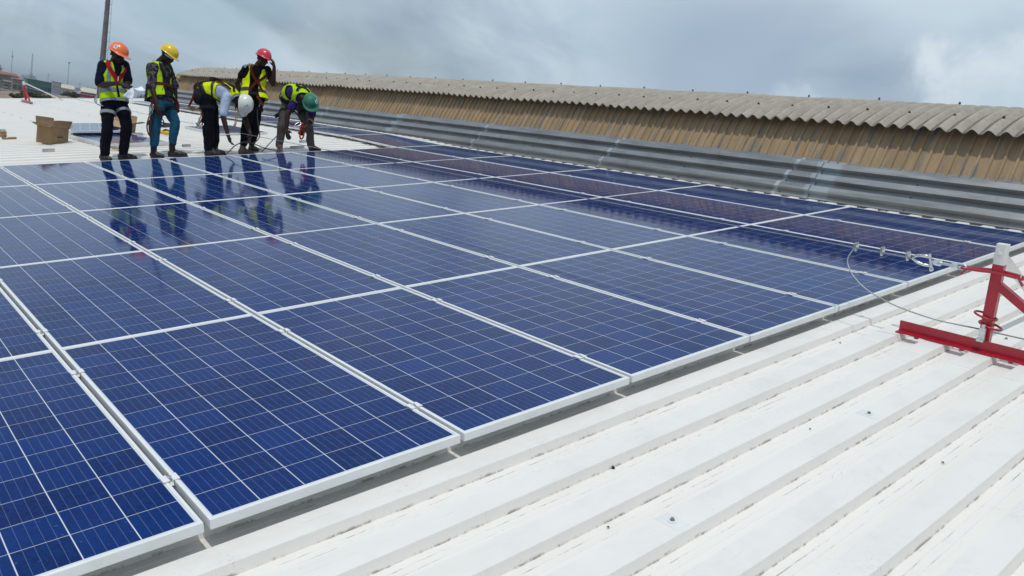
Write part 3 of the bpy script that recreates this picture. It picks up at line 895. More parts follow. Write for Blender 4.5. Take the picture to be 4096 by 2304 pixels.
class Torso:
    """a bent, elliptical trunk between pelvis and neck, used for body, shirt, vest and straps"""
    def __init__(s, pel, chest, neck, rp, rs, k=1.0, wid=1.0, dep=1.0):
        s.p, s.c, s.n = Vector(pel), Vector(chest), Vector(neck)
        s.rp, s.rs = Vector(rp).normalized(), Vector(rs).normalized()
        s.k, s.wid, s.dep = k, wid, dep
    def pos(s, t):
        a = s.c * 2 - (s.p + s.n) / 2
        return s.p * (1 - t) ** 2 + a * 2 * t * (1 - t) + s.n * t * t
    def fr(s, t):
        d = (s.pos(t + .02) - s.pos(t - .02)).normalized()
        r_ = s.rp.lerp(s.rs, min(1, max(0, t))); r_ = (r_ - d * r_.dot(d)).normalized()
        return d, r_, d.cross(r_)
    WK = [(-.16, .150, .105), (0, .170, .120), (.18, .160, .112), (.38, .148, .104), (.60, .168, .116), (.76, .186, .120), (.86, .178, .105), (.93, .130, .082), (1.0, .066, .060), (1.06, .058, .056)]
    def wd(s, t):
        w = s.WK
        for a, b in zip(w, w[1:]):
            if t <= b[0]:
                k = (t - a[0]) / (b[0] - a[0]); k = k * k * (3 - 2 * k) * .6 + k * .4
                return (a[1] + (b[1] - a[1]) * k) * s.k * s.wid, (a[2] + (b[2] - a[2]) * k) * s.k * s.dep
        return w[-1][1] * s.k, w[-1][2] * s.k
    def surf(s, t, th, off=0):
        """th: 0 = right side, pi/2 = front, pi = left side"""
        d, r_, f = s.fr(t); w, e = s.wd(t); cx, sx = math.cos(th), math.sin(th)
        p_ = 2 / 2.5
        x = (w + off) * math.copysign(abs(cx) ** p_, cx); y = (e + off) * math.copysign(abs(sx) ** p_, sx)
        return s.pos(t) + r_ * x + f * y
    def nor(s, t, th):
        a = s.surf(t, th + .02) - s.surf(t, th - .02); b = s.surf(t + .01, th) - s.surf(t - .01, th)
        n = a.cross(b).normalized()
        return n if n.dot(s.surf(t, th, .01) - s.surf(t, th)) > 0 else -n
    def solid(s, mb, t0, t1, off, n=22, m_=20):
        rows = [[s.surf(t0 + (t1 - t0) * i / m_, 2 * math.pi * k / n, off) for k in range(n)] for i in range(m_ + 1)]
        fs = []; vs_ = [p for r_ in rows for p in r_]
        for i in range(m_):
            for k in range(n): fs.append((i * n + k, i * n + (k + 1) % n, (i + 1) * n + (k + 1) % n, (i + 1) * n + k))
        fs.append(tuple(range(n))[::-1]); fs.append(tuple(m_ * n + k for k in range(n)))
        mb.add(vs_, fs)
def vest(parent, T_, fabric, tape, off, t0=.03, gap=(.05, .2), vneck=.55, bands=((.16, .25),), vert=True, arm=.55, flare=0, swing=0):
    """sleeveless hi-vis vest: cloth shell with front opening, arm holes, hem and reflective bands"""
    N, Mx = 120, 64
    cells = {}; vs_ = []
    rr = random.Random(5)
    for i in range(Mx + 1):
        t = t0 + (.985 - t0) * i / Mx
        for k in range(N):
            th = 2 * math.pi * k / N
            fl = flare * max(0, 1 - (t - t0) / .5) ** 1.5
            p = T_.surf(t, th, off + fl)
            w = noise.noise(p * 9) * .010 + noise.noise(p * 23) * .004
            vs_.append(p + T_.nor(t, th) * w * (1 if t < .8 else .4))
    faces = {0: [], 1: []}
    for i in range(Mx):
        t = t0 + (.985 - t0) * (i + .5) / Mx
        for k in range(N):
            th = 2 * math.pi * (k + .5) / N
            w, e = T_.wd(t); x = abs(math.cos(th)) ** .8 * w / T_.k; front = math.sin(th) > 0
            side = math.cos(th)
            if t > .90 and x < .055 and front: continue
            if t > .965: continue
            g0 = gap[0] + (gap[1] - gap[0]) * max(0, (t - vneck) / (1 - vneck)) if t > vneck else gap[0]
            if front and abs(th - math.pi / 2 - swing) < g0: continue
            if t > arm and t < .93 and x > .150 - .02 * math.sin((t - arm) / (.93 - arm) * math.pi): continue
            mi = 0
            for (a, b) in bands:
                if a < t < b and t < arm + .05: mi = 1
            if vert and t > bands[-1][1] and abs(x - .096) < .020: mi = 1
            q = (i * N + k, i * N + (k + 1) % N, (i + 1) * N + (k + 1) % N, (i + 1) * N + k)
            faces[mi].append(q)
    # round off the stair-stepped cut edges
    from collections import Counter
    ec = Counter(tuple(sorted((q[i], q[(i + 1) % 4]))) for fs in faces.values() for q in fs for i in range(4))
    nb = {}
    for (a, b), c in ec.items():
        if c == 1: nb.setdefault(a, []).append(b); nb.setdefault(b, []).append(a)
    for _ in range(7):
        new = {a: vs_[a] * .4 + (vs_[l_[0]] + vs_[l_[1]]) * .3 for a, l_ in nb.items() if len(l_) == 2}
        for a, p in new.items(): vs_[a] = p
    o = None
    for mi, (nm, m_) in enumerate((('vest', fabric), ('reflective_tape', tape))):
        used = {}; v2 = []; f2 = []
        for q in faces[mi]:
            r_ = []
            for a in q:
                if a not in used: used[a] = len(v2); v2.append(vs_[a])
                r_.append(used[a])
            f2.append(tuple(r_))
        if not f2: continue
        me = D.meshes.new(nm); me.from_pydata(v2, [], f2); me.materials.append(m_)
        me.polygons.foreach_set('use_smooth', [True] * len(f2)); me.update()
        ob = link(nm, me, parent if o is None else o)
        sd = ob.modifiers.new('thick', 'SOLIDIFY'); sd.thickness = .005 if mi == 0 else .0075; sd.offset = -1 if mi == 0 else -.7
        if o is None: o = ob
    return o
def ribbon(mb, pts, nors, w, th=.004, mi=0):
    """flat webbing along pts; nors point out of the body"""
    n = len(pts); pts = [Vector(p) for p in pts]; rows = []
    for i, p in enumerate(pts):
        d = (pts[min(i + 1, n - 1)] - pts[max(i - 1, 0)]).normalized(); nn = Vector(nors[i]); nn = (nn - d * nn.dot(d)).normalized(); sd = d.cross(nn) * w / 2
        rows.append([p - sd - nn * th, p - sd + nn * th, p + sd + nn * th, p + sd - nn * th, p - sd - nn * th])
    mb.grid(rows, mi)
    mb.add(rows[0][:4], [(0, 1, 2, 3)], mi); mb.add(rows[-1][:4], [(3, 2, 1, 0)], mi)
def strap(parent, T_, path, off, w, m_, name='harness_strap', steps=10):
    """webbing laid over the trunk through (t, angle) points"""
    pts, nn = [], []
    for (t0, a0), (t1, a1) in zip(path, path[1:]):
        for k in range(steps):
            q = k / steps; t, a = t0 + (t1 - t0) * q, a0 + (a1 - a0) * q
            pts.append(T_.surf(t, a, off)); nn.append(T_.nor(t, a))
    pts.append(T_.surf(*path[-1], off)); nn.append(T_.nor(*path[-1]))
    mb = MB(); ribbon(mb, pts, nn, w); return mb.build(name, m_, parent)
def ring_strap(parent, c, axis, r_, w, m_, name='leg_strap', sq=1.0, flat=None):
    axis = Vector(axis).normalized(); a = axis.orthogonal().normalized(); b = axis.cross(a); pts, nn = [], []
    for k in range(25):
        q = 2 * math.pi * k / 24; n = a * math.cos(q) + b * math.sin(q); pts.append(Vector(c) + n * r_); nn.append(n)
    mb = MB(); ribbon(mb, pts, nn, w, .005); return mb.build(name, m_, parent)
def shoe(parent, heel, toe, ankle, m_, s=1.0, name='boot', lace=True):
    """heel/toe on the ground; rounded upper, collar, separate sole"""
    heel, toe, ankle = Vector(heel), Vector(toe), Vector(ankle); d = toe - heel; up = Vector((0, 0, 1)); d2 = (d - up * d.dot(up)).normalized() if d.length > 0 else d
    L = d.length; sd = d2.cross(up)
    mb = MB(); f = lambda k, hh: heel + d * k + up * hh * s
    limb(mb, [f(.10, .055), f(.35, .065), f(.62, .050), f(.86, .038)], [.046 * s, .044 * s, .043 * s, .036 * s])
    limb(mb, [f(.14, .05), f(.17, .10), ankle.lerp(f(.17, .10), .45)], [.045 * s, .043 * s, .047 * s])
    o = fuse(mb, name, m_, .011, 3, parent=parent)
    mb = MB(); prof = []
    for k in range(20):
        q = 2 * math.pi * k / 20; l_ = math.cos(q); wv = math.sin(q)
        x = .5 + .53 * math.copysign(abs(l_) ** .7, l_); wdt = (.043 + .008 * (x > .5)) * s * math.copysign(abs(wv) ** .8, wv)
        prof.append(heel + d * x + sd * wdt)
    mb.add([p + up * .004 for p in prof] + [p + up * .028 * s for p in prof], [tuple(range(20)), tuple(range(20, 40))[::-1]] + [(k, (k + 1) % 20, 20 + (k + 1) % 20, 20 + k) for k in range(20)])
    mb.build('sole', MT['sole'], o)
    if lace:
        mb = MB()
        for k in range(4):
            x = .32 + k * .08; c0 = f(x, .118 - .02 * k)
            mb.tube([c0 - sd * .028, c0 + up * .012 + sd * .0, c0 + sd * .028 + d2 * .01], .0028, 5)
        mb.tube([f(.34, .115), f(.44, .13) + sd * .03, f(.52, .09) + sd * .045, f(.58, .05) + sd * .05], .0025, 5)
        mb.build('shoelace', MT['strap_grey'], o)
    return o
def cam_v(x, y, z):
    """direction given as right / up / towards the camera"""
    return (rw * x - dw * y - fw * z).normalized()
def person(label, spec):
    base = on_roof(*spec['base'])
    d0 = depth(base)
    M = Matrix.Translation(base)
    root = thing('person', M, label, 'person', 'workers in helmets on the roof')
    inv = M.inverted()
    P_ = lambda u, v, dd=0: inv @ at(u, v, d0 + dd)
    G = lambda u, v: inv @ on_roof(u, v)
    return root, P_, G

MT['eyewhite'] = mat('eye_white', (.22, .20, .19), .4, 0, 0)
def make_person(label, s):
    root, P_, G = person(label, s)
    K = s.get('k', 1.0)
    pel, che, nec = P_(*s['pel']), P_(*s['che']), P_(*s['nec'])
    shR, shL = P_(*s['shR']), P_(*s['shL'])
    rs = (shR - shL).normalized()
    rp = s.get('rp') or rs
    T_ = Torso(pel, che, nec, rp, rs, K, s.get('wid', 1), s.get('dep', 1))
    hc, hf, hu = P_(*s['hc']), cam_v(*s['hf']), cam_v(*s['hu'])
    hu = (hu - hf * hu.dot(hf)).normalized(); HS = s.get('hs', 1.06)
    hcen = hc - hu * .034 * HS
    legs = []
    for q in ('R', 'L'):
        hip, kn, an = P_(*s['hip' + q]), P_(*s['kn' + q]), P_(*s['an' + q])
        he, to = G(*s['ft' + q][0]), G(*s['ft' + q][1])
        legs.append((hip, kn, an, he, to))
    arms = []
    for q, sh in (('R', shR), ('L', shL)):
        arms.append((sh, P_(*s['el' + q]), P_(*s['wr' + q]), cam_v(*s['hd' + q][0]), cam_v(*s['hd' + q][1]), s['hd' + q][2], s['hd' + q][3]))
    # body: one continuous surface
    mb = MB()
    T_.solid(mb, -.15, 1.0, -.008)
    limb(mb, [T_.pos(.93), nec, hcen - hu * .03 * HS - hf * .012], [.068 * K, .058 * K, .056 * K])
    head(mb, hcen, hf, hu, HS)
    for (hip, kn, an, he, to) in legs:
        up = Vector((0, 0, 1))
        limb(mb, [hip, kn, an, he.lerp(to, .25) + up * .045], [.080 * K, .054 * K, .038, .036])
        limb(mb, [he.lerp(to, .22) + up * .045, he.lerp(to, .75) + up * .035], [.034, .028])
    for (sh, el, wr, hd, pm, cu, th) in arms:
        limb(mb, [T_.pos(.84).lerp(sh, .55), sh, sh.lerp(el, .45), el, el.lerp(wr, .3), wr], [.062 * K, .060 * K, .050 * K, .040 * K, .041 * K, .028 * K])
        hand(mb, wr, hd, pm, 1.05, cu, th)
    body = fuse(mb, 'body', MT[s.get('skin', 'skin')], .0085, 3, parent=root)
    # shirt
    mb = MB(); T_.solid(mb, s.get('shirt0', -.05), .955, .010)
    for i, (sh, el, wr, *_) in enumerate(arms):
        e = s.get('sleeve', (.75, .75))[i]
        a = sh.lerp(el, min(1, e))
        pts = [T_.pos(.82).lerp(sh, .5), sh, sh.lerp(el, e * .5), a] ; rr = [.074 * K, .073 * K, .068 * K, .067 * K]
        if e > 1: pts = pts[:3] + [el, el.lerp(wr, e - 1)]; rr = [.074 * K, .073 * K, .062 * K, .054 * K, .050 * K]
        if e > 0: limb(mb, pts, rr)
    fuse(mb, 'shirt', MT[s['shirt']], .012, 2, .012, 11, root)
    if s.get('collar'):
        mb = MB(); pts = [T_.surf(.965 - .02 * math.sin(2 * math.pi * k / 16), 2 * math.pi * k / 16, .012) for k in range(16)]
        mb.tube(pts, .014, 8, closed=True); mb.build('collar', MT[s['collar']], root, smooth=True)
    # trousers
    mb = MB(); T_.solid(mb, -.15, s.get('waist', .16), .006, 20, 8)
    LR = s.get('legr', (.100, .076, .066))
    for (hip, kn, an, he, to) in legs:
        e = s.get('hem', .95)
        limb(mb, [T_.pos(.0).lerp(hip, .7), hip, hip.lerp(kn, .5), kn, kn.lerp(an, .45), kn.lerp(an, e)], [LR[0], LR[0], (LR[0] + LR[1]) / 2 * 1.02, LR[1], LR[1] * .98, LR[2]])
    fuse(mb, 'trousers', MT[s['trousers']], .0125, 2, .014, 9, root)
    if s.get('socks'):
        mb = MB()
        for (hip, kn, an, he, to) in legs: 
            m2 = MB(); limb(m2, [kn.lerp(an, .85), an, he.lerp(to, .2) + Vector((0, 0, .06))], [.046, .045, .045]); m2.build('sock', MT[s['socks']], root, smooth=True)
    for i, (hip, kn, an, he, to) in enumerate(legs): shoe(root, he, to, an, MT[s['boot'][i]], s.get('shoesize', 1.0))
    o, w_, pf = helmet(root, hc, hf, hu, MT[s['helmet']], HS, s.get('peak', .050), s.get('ridge', 3), s.get('vents', False))
    if s.get('sticker'): sticker(o, w_, pf, *s['sticker'])
    # suspension band and chin strap inside the helmet
    rr = hf.cross(hu); mb = MB()
    pts = [hc + (rr * math.cos(a) * .088 + hf * math.sin(a) * .112) * HS - hu * .012 for a in (2 * math.pi * k / 24 for k in range(24))]
    ribbon(mb, pts + pts[:1], [(p - hc) for p in pts + pts[:1]], .030, .0025); mb.build('helmet_band', MT['strap_dark'], o)
    if s.get('chin'):
        mb = MB(); mb.tube([hc + rr * .082 * HS, hcen + rr * .078 * HS - hu * .06, hcen + hf * .06 - hu * .118 * HS, hcen - rr * .078 * HS - hu * .06, hc - rr * .082 * HS], .006, 6); mb.build('chin_strap', MT['strap_dark'], o)
    # eyes
    for k in (-1, 1):
        mb = MB(); mb.ball(hcen + rr * .031 * k * HS + hf * .080 * HS + hu * .004, .0095, None, 8, 6); mb.build('eye', MT['eyewhite'], body)
    v = s['vest']
    vest(root, T_, MT[v[0]], MT[v[1]], .026, **v[2])
    # harness: shoulder straps, chest crossing, waist belt, thigh loops
    hs = s['harness']; sm, bm_, off = MT[hs[0]], MT[hs[1]], .036
    q = math.pi / 2
    for a, sg in (((q - .62, 1), (q + .62, -1)) if hs[2] != 'n' else ()):
        fpath = [(.93, a), (.80, a + .05 * sg), (.62, q - .30 * sg if hs[2] == 'x' else a + .1 * sg), (.45, q + .05 * sg if hs[2] == 'x' else a), (.10, a - .25 * sg if hs[2] != 'x' else q + .6 * sg)]
        strap(root, T_, fpath, off, .042, sm)
        b = -q + (q - a) if False else -a
        strap(root, T_, [(.93, b), (.78, -q - .28 * sg * (1 if b > -q else 1)), (.60, -q + .05 * sg), (.10, -q + .9 * sg)], off, .042, sm)
    strap(root, T_, [(s.get('belt', .09), 2 * math.pi * k / 12) for k in range(13)], off - (.016 if 'belt' in s else 0), .048, bm_, 'waist_belt', 3)
    for i, (hip, kn, an, he, to) in enumerate(legs):
        ring_strap(root, hip.lerp(kn, .30), kn - hip, LR[0] * 1.02, .046, bm_)
    return root, P_, G, T_, arms, legs, (hc, hf, hu, hcen, rr, w_, pf, o), body

def lanyard(root, P_, pts, r_, m_, name='lanyard'):
    pts = [Vector(P_(*p)) for p in pts]; out = []
    n = len(pts)
    for i in range(n - 1):                                    # Catmull-Rom
        p0, p1, p2, p3 = pts[max(i - 1, 0)], pts[i], pts[i + 1], pts[min(i + 2, n - 1)]
        for k in range(8):
            t = k / 8; out.append(.5 * ((2 * p1) + (p2 - p0) * t + (2 * p0 - 5 * p1 + 4 * p2 - p3) * t * t + (3 * p1 - p0 - 3 * p2 + p3) * t ** 3))
    out.append(pts[-1]); mb = MB(); mb.tube(out, r_, 7); return mb.build(name, m_, root, smooth=True)
def hook(root, p, d, s_=1.0, name='snap_hook'):
    d = Vector(d).normalized(); a = d.orthogonal().normalized(); mb = MB()
    pts = [Vector(p) + d * (math.cos(t) * .045) * s_ + a * math.sin(t) * .020 * s_ for t in (2 * math.pi * k / 16 for k in range(16))]
    mb.tube(pts, .0055 * s_, 6, closed=True); mb.tube([Vector(p) - d * .045 * s_, Vector(p) - d * .07 * s_], .009 * s_, 8)
    return mb.build(name, MT['galv'], root, smooth=True)

# --- orange helmet, reading papers
orange = make_person('worker in orange helmet and lime vest reading a sheet of white paper', dict(
    base=(470, 645), pel=(458, 408), che=(450, 322), nec=(456, 248), shR=(411, 262, -.13), shL=(499, 262, .13),
    hc=(474, 208, -.05), hf=(.80, -.44, .40), hu=(.42, .86, .15), hs=1.14,
    hipR=(433, 428, -.06), hipL=(487, 428, .08), knR=(430, 514, -.12), knL=(508, 503, -.02), anR=(420, 610, -.08), anL=(493, 606, .02),
    ftR=((404, 643), (444, 648)), ftL=((474, 639), (548, 641)),
    elR=(398, 339, -.17), wrR=(474, 333, -.30), hdR=((.9, -.28, -.05), (-.2, -.8, -.4), .5, 1), elL=(514, 332, .04), wrL=(494, 347, -.16), hdL=((.75, -.15, .5), (0, 1, -.1), .35, -1),
    belt=.015, shirt='navy', sleeve=(.88, .88), collar='navy', trousers='darknavy', hem=1.0, boot=('boot', 'boot'), helmet='h_orange', sticker=(.35, .45, .052), ridge=1, peak=.058,
    vest=('lime', 'silver', dict(t0=.03, gap=(.03, .30), vneck=.40, bands=((.16, .27),))), harness=('redtrim', 'strap_grey', 'n')))
root, P_, G, T_, arms, legs, hd_, body = orange
strap(root, T_, [(.95, math.pi / 2 - .8), (.75, math.pi / 2 - .5), (.55, math.pi / 2 - .12), (.42, math.pi / 2 - .02)], .030, .055, MT['redtrim'], 'vest_lapel')
strap(root, T_, [(.95, math.pi / 2 + .8), (.75, math.pi / 2 + .5), (.55, math.pi / 2 + .12), (.42, math.pi / 2 + .02)], .030, .055, MT['redtrim'], 'vest_lapel')
mb = MB(); mb.box(T_.surf(.50, math.pi / 2, .05), (.012, .012, .06)); mb.build('pen', MT['white_paint'], root)
lanyard(root, P_, [(386, 386, -.12), (378, 402, -.15), (392, 418, -.16), (412, 424, -.18)], .008, MT['strap_grey'])
hook(root, P_(386, 392, -.14), (0, 0, 1), .9)
pr_ = thing('paper_sheets', T(root.location), 'folded white printed sheets held by the orange helmet worker', 'paper')
def sheet(c4, name='sheet', n=8, sag=.01):
    a, b, c, d = (Vector(P_(*q)) for q in c4); rows = []
    for i in range(n + 1):
        row = []
        for k in range(n + 1):
            x, y = k / n, i / n; p = a.lerp(b, x).lerp(d.lerp(c, x), y); nn = (b - a).cross(d - a).normalized()
            row.append(p + nn * sag * (math.sin(x * 3.1) + .4 * math.sin(y * 7 + x * 4)))
        rows.append(row)
    mb = MB(); mb.grid(rows); o = mb.build(name, MT['paper'], pr_, smooth=True)
    sd = o.modifiers.new('t', 'SOLIDIFY'); sd.thickness = .0012
    return a, b, c, d
sheet(((526, 352, -.30), (566, 345, -.18), (583, 362, -.28), (542, 358, -.40)))
a, b, c, d = sheet(((525, 353, -.34), (543, 357, -.33), (530, 398, -.36), (490, 384, -.38)), 'sheet', 8, .006)
nn = (b - a).cross(d - a).normalized(); nn = nn if nn.dot(-fw) > 0 else -nn
for k in range(6):
    y = .40 + k * .08; x0, x1 = (.10, .55) if k < 4 else (.10, .4)
    p0, p1 = a.lerp(b, x0).lerp(d.lerp(c, x0), y) + nn * .013, a.lerp(b, x1).lerp(d.lerp(c, x1), y) + nn * .014
    mb = MB(); mb.bar(p0, p1, .0025, .0008, nn); mb.build('text_line', MT['strap_grey'], pr_)

# --- yellow helmet, looking down
yellow = make_person('worker in yellow helmet, teal jeans and open lime vest looking down', dict(
    base=(690, 634), pel=(648, 402), che=(637, 322), nec=(637, 250), shR=(612, 268, -.16), shL=(668, 268, .16),
    hc=(676, 212, -.02), hf=(.80, -.58, .12), hu=(.58, .80, .12), hs=1.08,
    hipR=(632, 426, -.11), hipL=(666, 424, .11), knR=(621, 504, -.13), knL=(702, 489, .12), anR=(615, 590, -.12), anL=(688, 586, .10),
    ftR=((604, 633), (655, 636)), ftL=((673, 628), (750, 629)),
    elR=(606, 347, -.21), wrR=(629, 420, -.26), hdR=((.15, -1, .1), (.3, 0, -1), .55, 1), elL=(697, 345, .22), wrL=(703, 410, .18), hdL=((.1, -1, .1), (-.4, 0, -.8), .5, -1),
    shirt='camo', sleeve=(.98, .98), collar='camo', trousers='teal', hem=.84, legr=(.100, .076, .058), socks='strap_dark', boot=('boot', 'boot'), helmet='h_yellow', ridge=3, peak=.034,
    vest=('lime', 'lime', dict(t0=.05, gap=(.40, .42), vneck=.5, bands=((.0, .01),), vert=False, arm=.50, flare=.02)), harness=('strap_dark', 'strap_dark', 'x')))
root, P_, G, T_, arms, legs, hd_, body = yellow
hc, hf, hu, hcen, rr, w_, pf, ho = hd_
mb = MB(); pts = [hcen + rr * (math.cos(a) * .082) + hf * (.01 + math.sin(a) * .098) + hu * .004 for a in (math.pi * k / 14 for k in range(15))]
ribbon(mb, pts, [p - hcen for p in pts], .035, .003); mb.build('goggles', MT['goggle'], root)
strap(root, T_, [(.34, .2), (.34, math.pi / 2), (.34, math.pi - .2)], .040, .045, MT['strap_red'], 'chest_strap')
for dd, x in ((-.24, 0), (-.27, 6)):
    lanyard(root, P_, [(606 + x, 400, dd), (600 + x, 450, dd), (588 + x * 1.5, 500, dd), (594 + x, 535, dd), (604 + x, 545, dd)], .010, MT['strap_red'])
lanyard(root, P_, [(606, 462, -.25), (612, 490, -.25), (604, 520, -.26), (600, 542, -.26)], .007, MT['strap_dark'])
for u, v in ((600, 452), (607, 446), (612, 430), (601, 425)): hook(root, P_(u, v, -.27), (.1, 0, 1), 1.1)
lanyard(root, P_, [(686, 302, .02), (694, 300, -.05), (706, 312, -.08), (722, 324, -.08)], .006, MT['strap_dark'], 'loose_strap')
lanyard(root, P_, [(704, 396, .16), (714, 418, .14), (712, 440, .12), (700, 446, .12)], .014, MT['strap_red'])
mb = MB(); mb.box(P_(594, 372, -.10), (.07, .10, .26)); mb.build('fall_arrester', MT['strap_dark'], root)

# --- white helmet, bent over
white = make_person('worker in white helmet bent double with ropes hanging from his harness', dict(
    base=(845, 624), pel=(818, 378), che=(872, 364), nec=(948, 401), shR=(906, 390, -.19), shL=(944, 396, .19), rp=cam_v(-.1, 0, 1),
    hc=(978, 416, -.02), hf=(-.05, -.98, .0), hu=(.93, -.10, .34), hs=1.14, dep=1.08,
    hipR=(827, 398, -.10), hipL=(836, 396, .10), knR=(833, 512, -.09), knL=(856, 508, .10), anR=(836, 594, -.08), anL=(854, 592, .10),
    ftR=((820, 627), (884, 627)), ftL=((838, 621), (902, 621)),
    elR=(892, 466, -.26), wrR=(913, 543, -.27), hdR=((.35, -1, .05), (.9, .2, -.2), .75, 1), elL=(978, 466, .16), wrL=(1002, 537, .05), hdL=((-.1, -1, .2), (-.8, 0, .1), .8, -1),
    shirt='pale', sleeve=(.86, .86), collar='pale', trousers='darknavy', legr=(.112, .088, .072), hem=1.02, waist=.22, boot=('boot', 'boot'), helmet='h_white', ridge=1, vents=True, peak=.03, chin=True,
    vest=('yellowvest', 'darktape', dict(t0=.02, gap=(.06, .3), vneck=.6, bands=((.10, .19), (.40, .49)), vert=False, arm=.56)), harness=('strap_dark', 'strap_dark', 'v')))
root, P_, G, T_, arms, legs, hd_, body = white
for k, a0 in enumerate((-.9, -2.2)):
    strap(root, T_, [(.50, a0), (.66, a0 + .05), (.88, a0 + .1)], .045, .036, MT['strap_red'])
mb = MB(); mb.box(T_.surf(.42, -math.pi / 2, .05), (.14, .16, .05), Matrix.Rotation(.2, 3, 'Y')); mb.build('harness_plate', MT['strap_dark'], root)
mb = MB(); mb.box(T_.surf(.42, -math.pi / 2, .08), (.05, .05, .015)); mb.build('harness_badge', MT['redtrim'], root)
mb = MB(); mb.ball(P_(797, 385, -.13), (.10, .10, .13)); mb.ball(P_(800, 352, -.08), (.09, .11, .09)); fuse(mb, 'tool_pouch', MT['strap_dark'], .012, 3, .015, 14, root)
for dd in (-.05, -.16):
    lanyard(root, P_, [(808, 328, dd), (792, 342, dd), (778, 372, dd - .03), (768, 400, dd - .05), (756, 426, dd - .05)], .017, MT['strap_red'])
lanyard(root, P_, [(756, 426, -.2), (752, 434, -.22), (766, 437, -.2), (762, 425, -.25), (778, 430, -.2), (770, 442, -.18), (790, 432, -.2), (800, 428, -.15)], .013, MT['rope'])
lanyard(root, P_, [(758, 432, -.12), (770, 428, -.12), (764, 440, -.16), (784, 436, -.15), (802, 430, -.1)], .013, MT['rope'])
for x in (0, 8):
    lanyard(root, P_, [(802 + x, 424, -.16), (804 + x, 450, -.18), (798 + x, 480, -.2), (788 + x, 498, -.2), (796, 503, -.2), (804, 498, -.18)], .009, MT['rope'] if x == 0 else MT['strap_red'])
for (u, v) in ((794, 486), (804, 468), (806, 500), (786, 500)): hook(root, P_(u, v, -.2), (.6, .2, .5), .9)
for x in (0, 8):
    lanyard(root, P_, [(938 + x, 432, -.18), (942 + x, 455, -.2), (940 + x * .6, 490, -.2), (936 + x * .3, 512, -.2)], .007, MT['rope'])
mb = MB(); mb.ball(P_(937, 506, -.2), (.016, .016, .045)); mb.build('rope_end', MT['rope'], root)
ring_strap(root, Vector(arms[0][2]) + Vector(arms[0][1] - arms[0][2]) * .04, arms[0][2] - arms[0][1], .033, .010, MT['white_paint'], 'bracelet')
for k in range(5):                                         # printed mark on the back of the vest
    mb = MB(); p0 = T_.surf(.60 + .02 * (k % 2), -math.pi / 2 + .5 - k * .09, .037); p1 = T_.surf(.66 - .015 * (k % 3), -math.pi / 2 + .46 - k * .09, .037)
    mb.bar(p0, p1, .010, .003, T_.nor(.63, -math.pi / 2 + .5)); mb.build('vest_print', MT['ink'], root)

# --- red helmet, hand at the peak of the helmet
redp = make_person('worker in red helmet with one hand raised to the helmet peak', dict(
    base=(985, 618), pel=(1014, 394), che=(1017, 328), nec=(1031, 264), shR=(985, 276, -.10), shL=(1067, 280, .10),
    hc=(1054, 227, -.05), hf=(.72, -.36, .58), hu=(.35, .93, .10), hs=1.06,
    hipR=(998, 412, -.08), hipL=(1030, 412, .08), knR=(986, 500, -.09), knL=(1020, 494, .10), anR=(974, 577, -.06), anL=(1006, 572, .10),
    ftR=((956, 619), (1015, 621)), ftL=((998, 607), (1032, 608)),
    elR=(947, 334, -.02), wrR=(972, 388, .06), hdR=((.8, -.5, -.3), (.2, .3, -.9), .3, -1), elL=(1092, 338, .02), wrL=(1097, 270, -.07), hdL=((-.20, 1, .06), (-.95, -.15, -.1), .85, 1),
    shirt='black_cloth', sleeve=(.42, .42), collar='black_cloth', trousers='black_cloth', legr=(.098, .078, .064), skin='skin2', hem=.95, boot=('suede', 'suede'), helmet='h_red', ridge=3, peak=.056,
    vest=('yellowvest', 'darktape', dict(t0=-.02, gap=(.34, .42), vneck=.45, bands=((.16, .27),), vert=False, arm=.52, flare=.035, swing=-.25)), harness=('strap_red', 'strap_dark', 'x')))
root, P_, G, T_, arms, legs, hd_, body = redp
mb = MB(); rows = [[T_.surf(.50 + .16 * j / 6, math.pi / 2 + .05 + .42 * (i / 6), .0215) for i in range(7)] for j in range(7)]
mb.grid(rows); 
MT['bluelogo'] = mat('blue_shirt_print', (.012, .06, .30), .8, 0, .5, 60); mb.build('shirt_print', MT['bluelogo'], root)
for (t, w_a, w_b) in ((.70, .12, .40), (.73, .18, .34)):
    mb = MB(); mb.grid([[T_.surf(t + .012 * j, math.pi / 2 + w_a + (w_b - w_a) * i / 5, .0215) for i in range(6)] for j in range(2)]); mb.build('shirt_print', MT['bluelogo'], root)
strap(root, T_, [(.96, .55), (.90, .42), (.80, .3)], .040, .055, MT['silver'], 'shoulder_tape')
lanyard(root, P_, [(1028, 386, -.12), (1040, 402, -.16), (1052, 424, -.18)], .020, MT['strap_red'], 'hanging_strap')
lanyard(root, P_, [(1032, 392, -.10), (1040, 410, -.12), (1036, 428, -.12)], .008, MT['strap_grey'], 'hanging_strap')

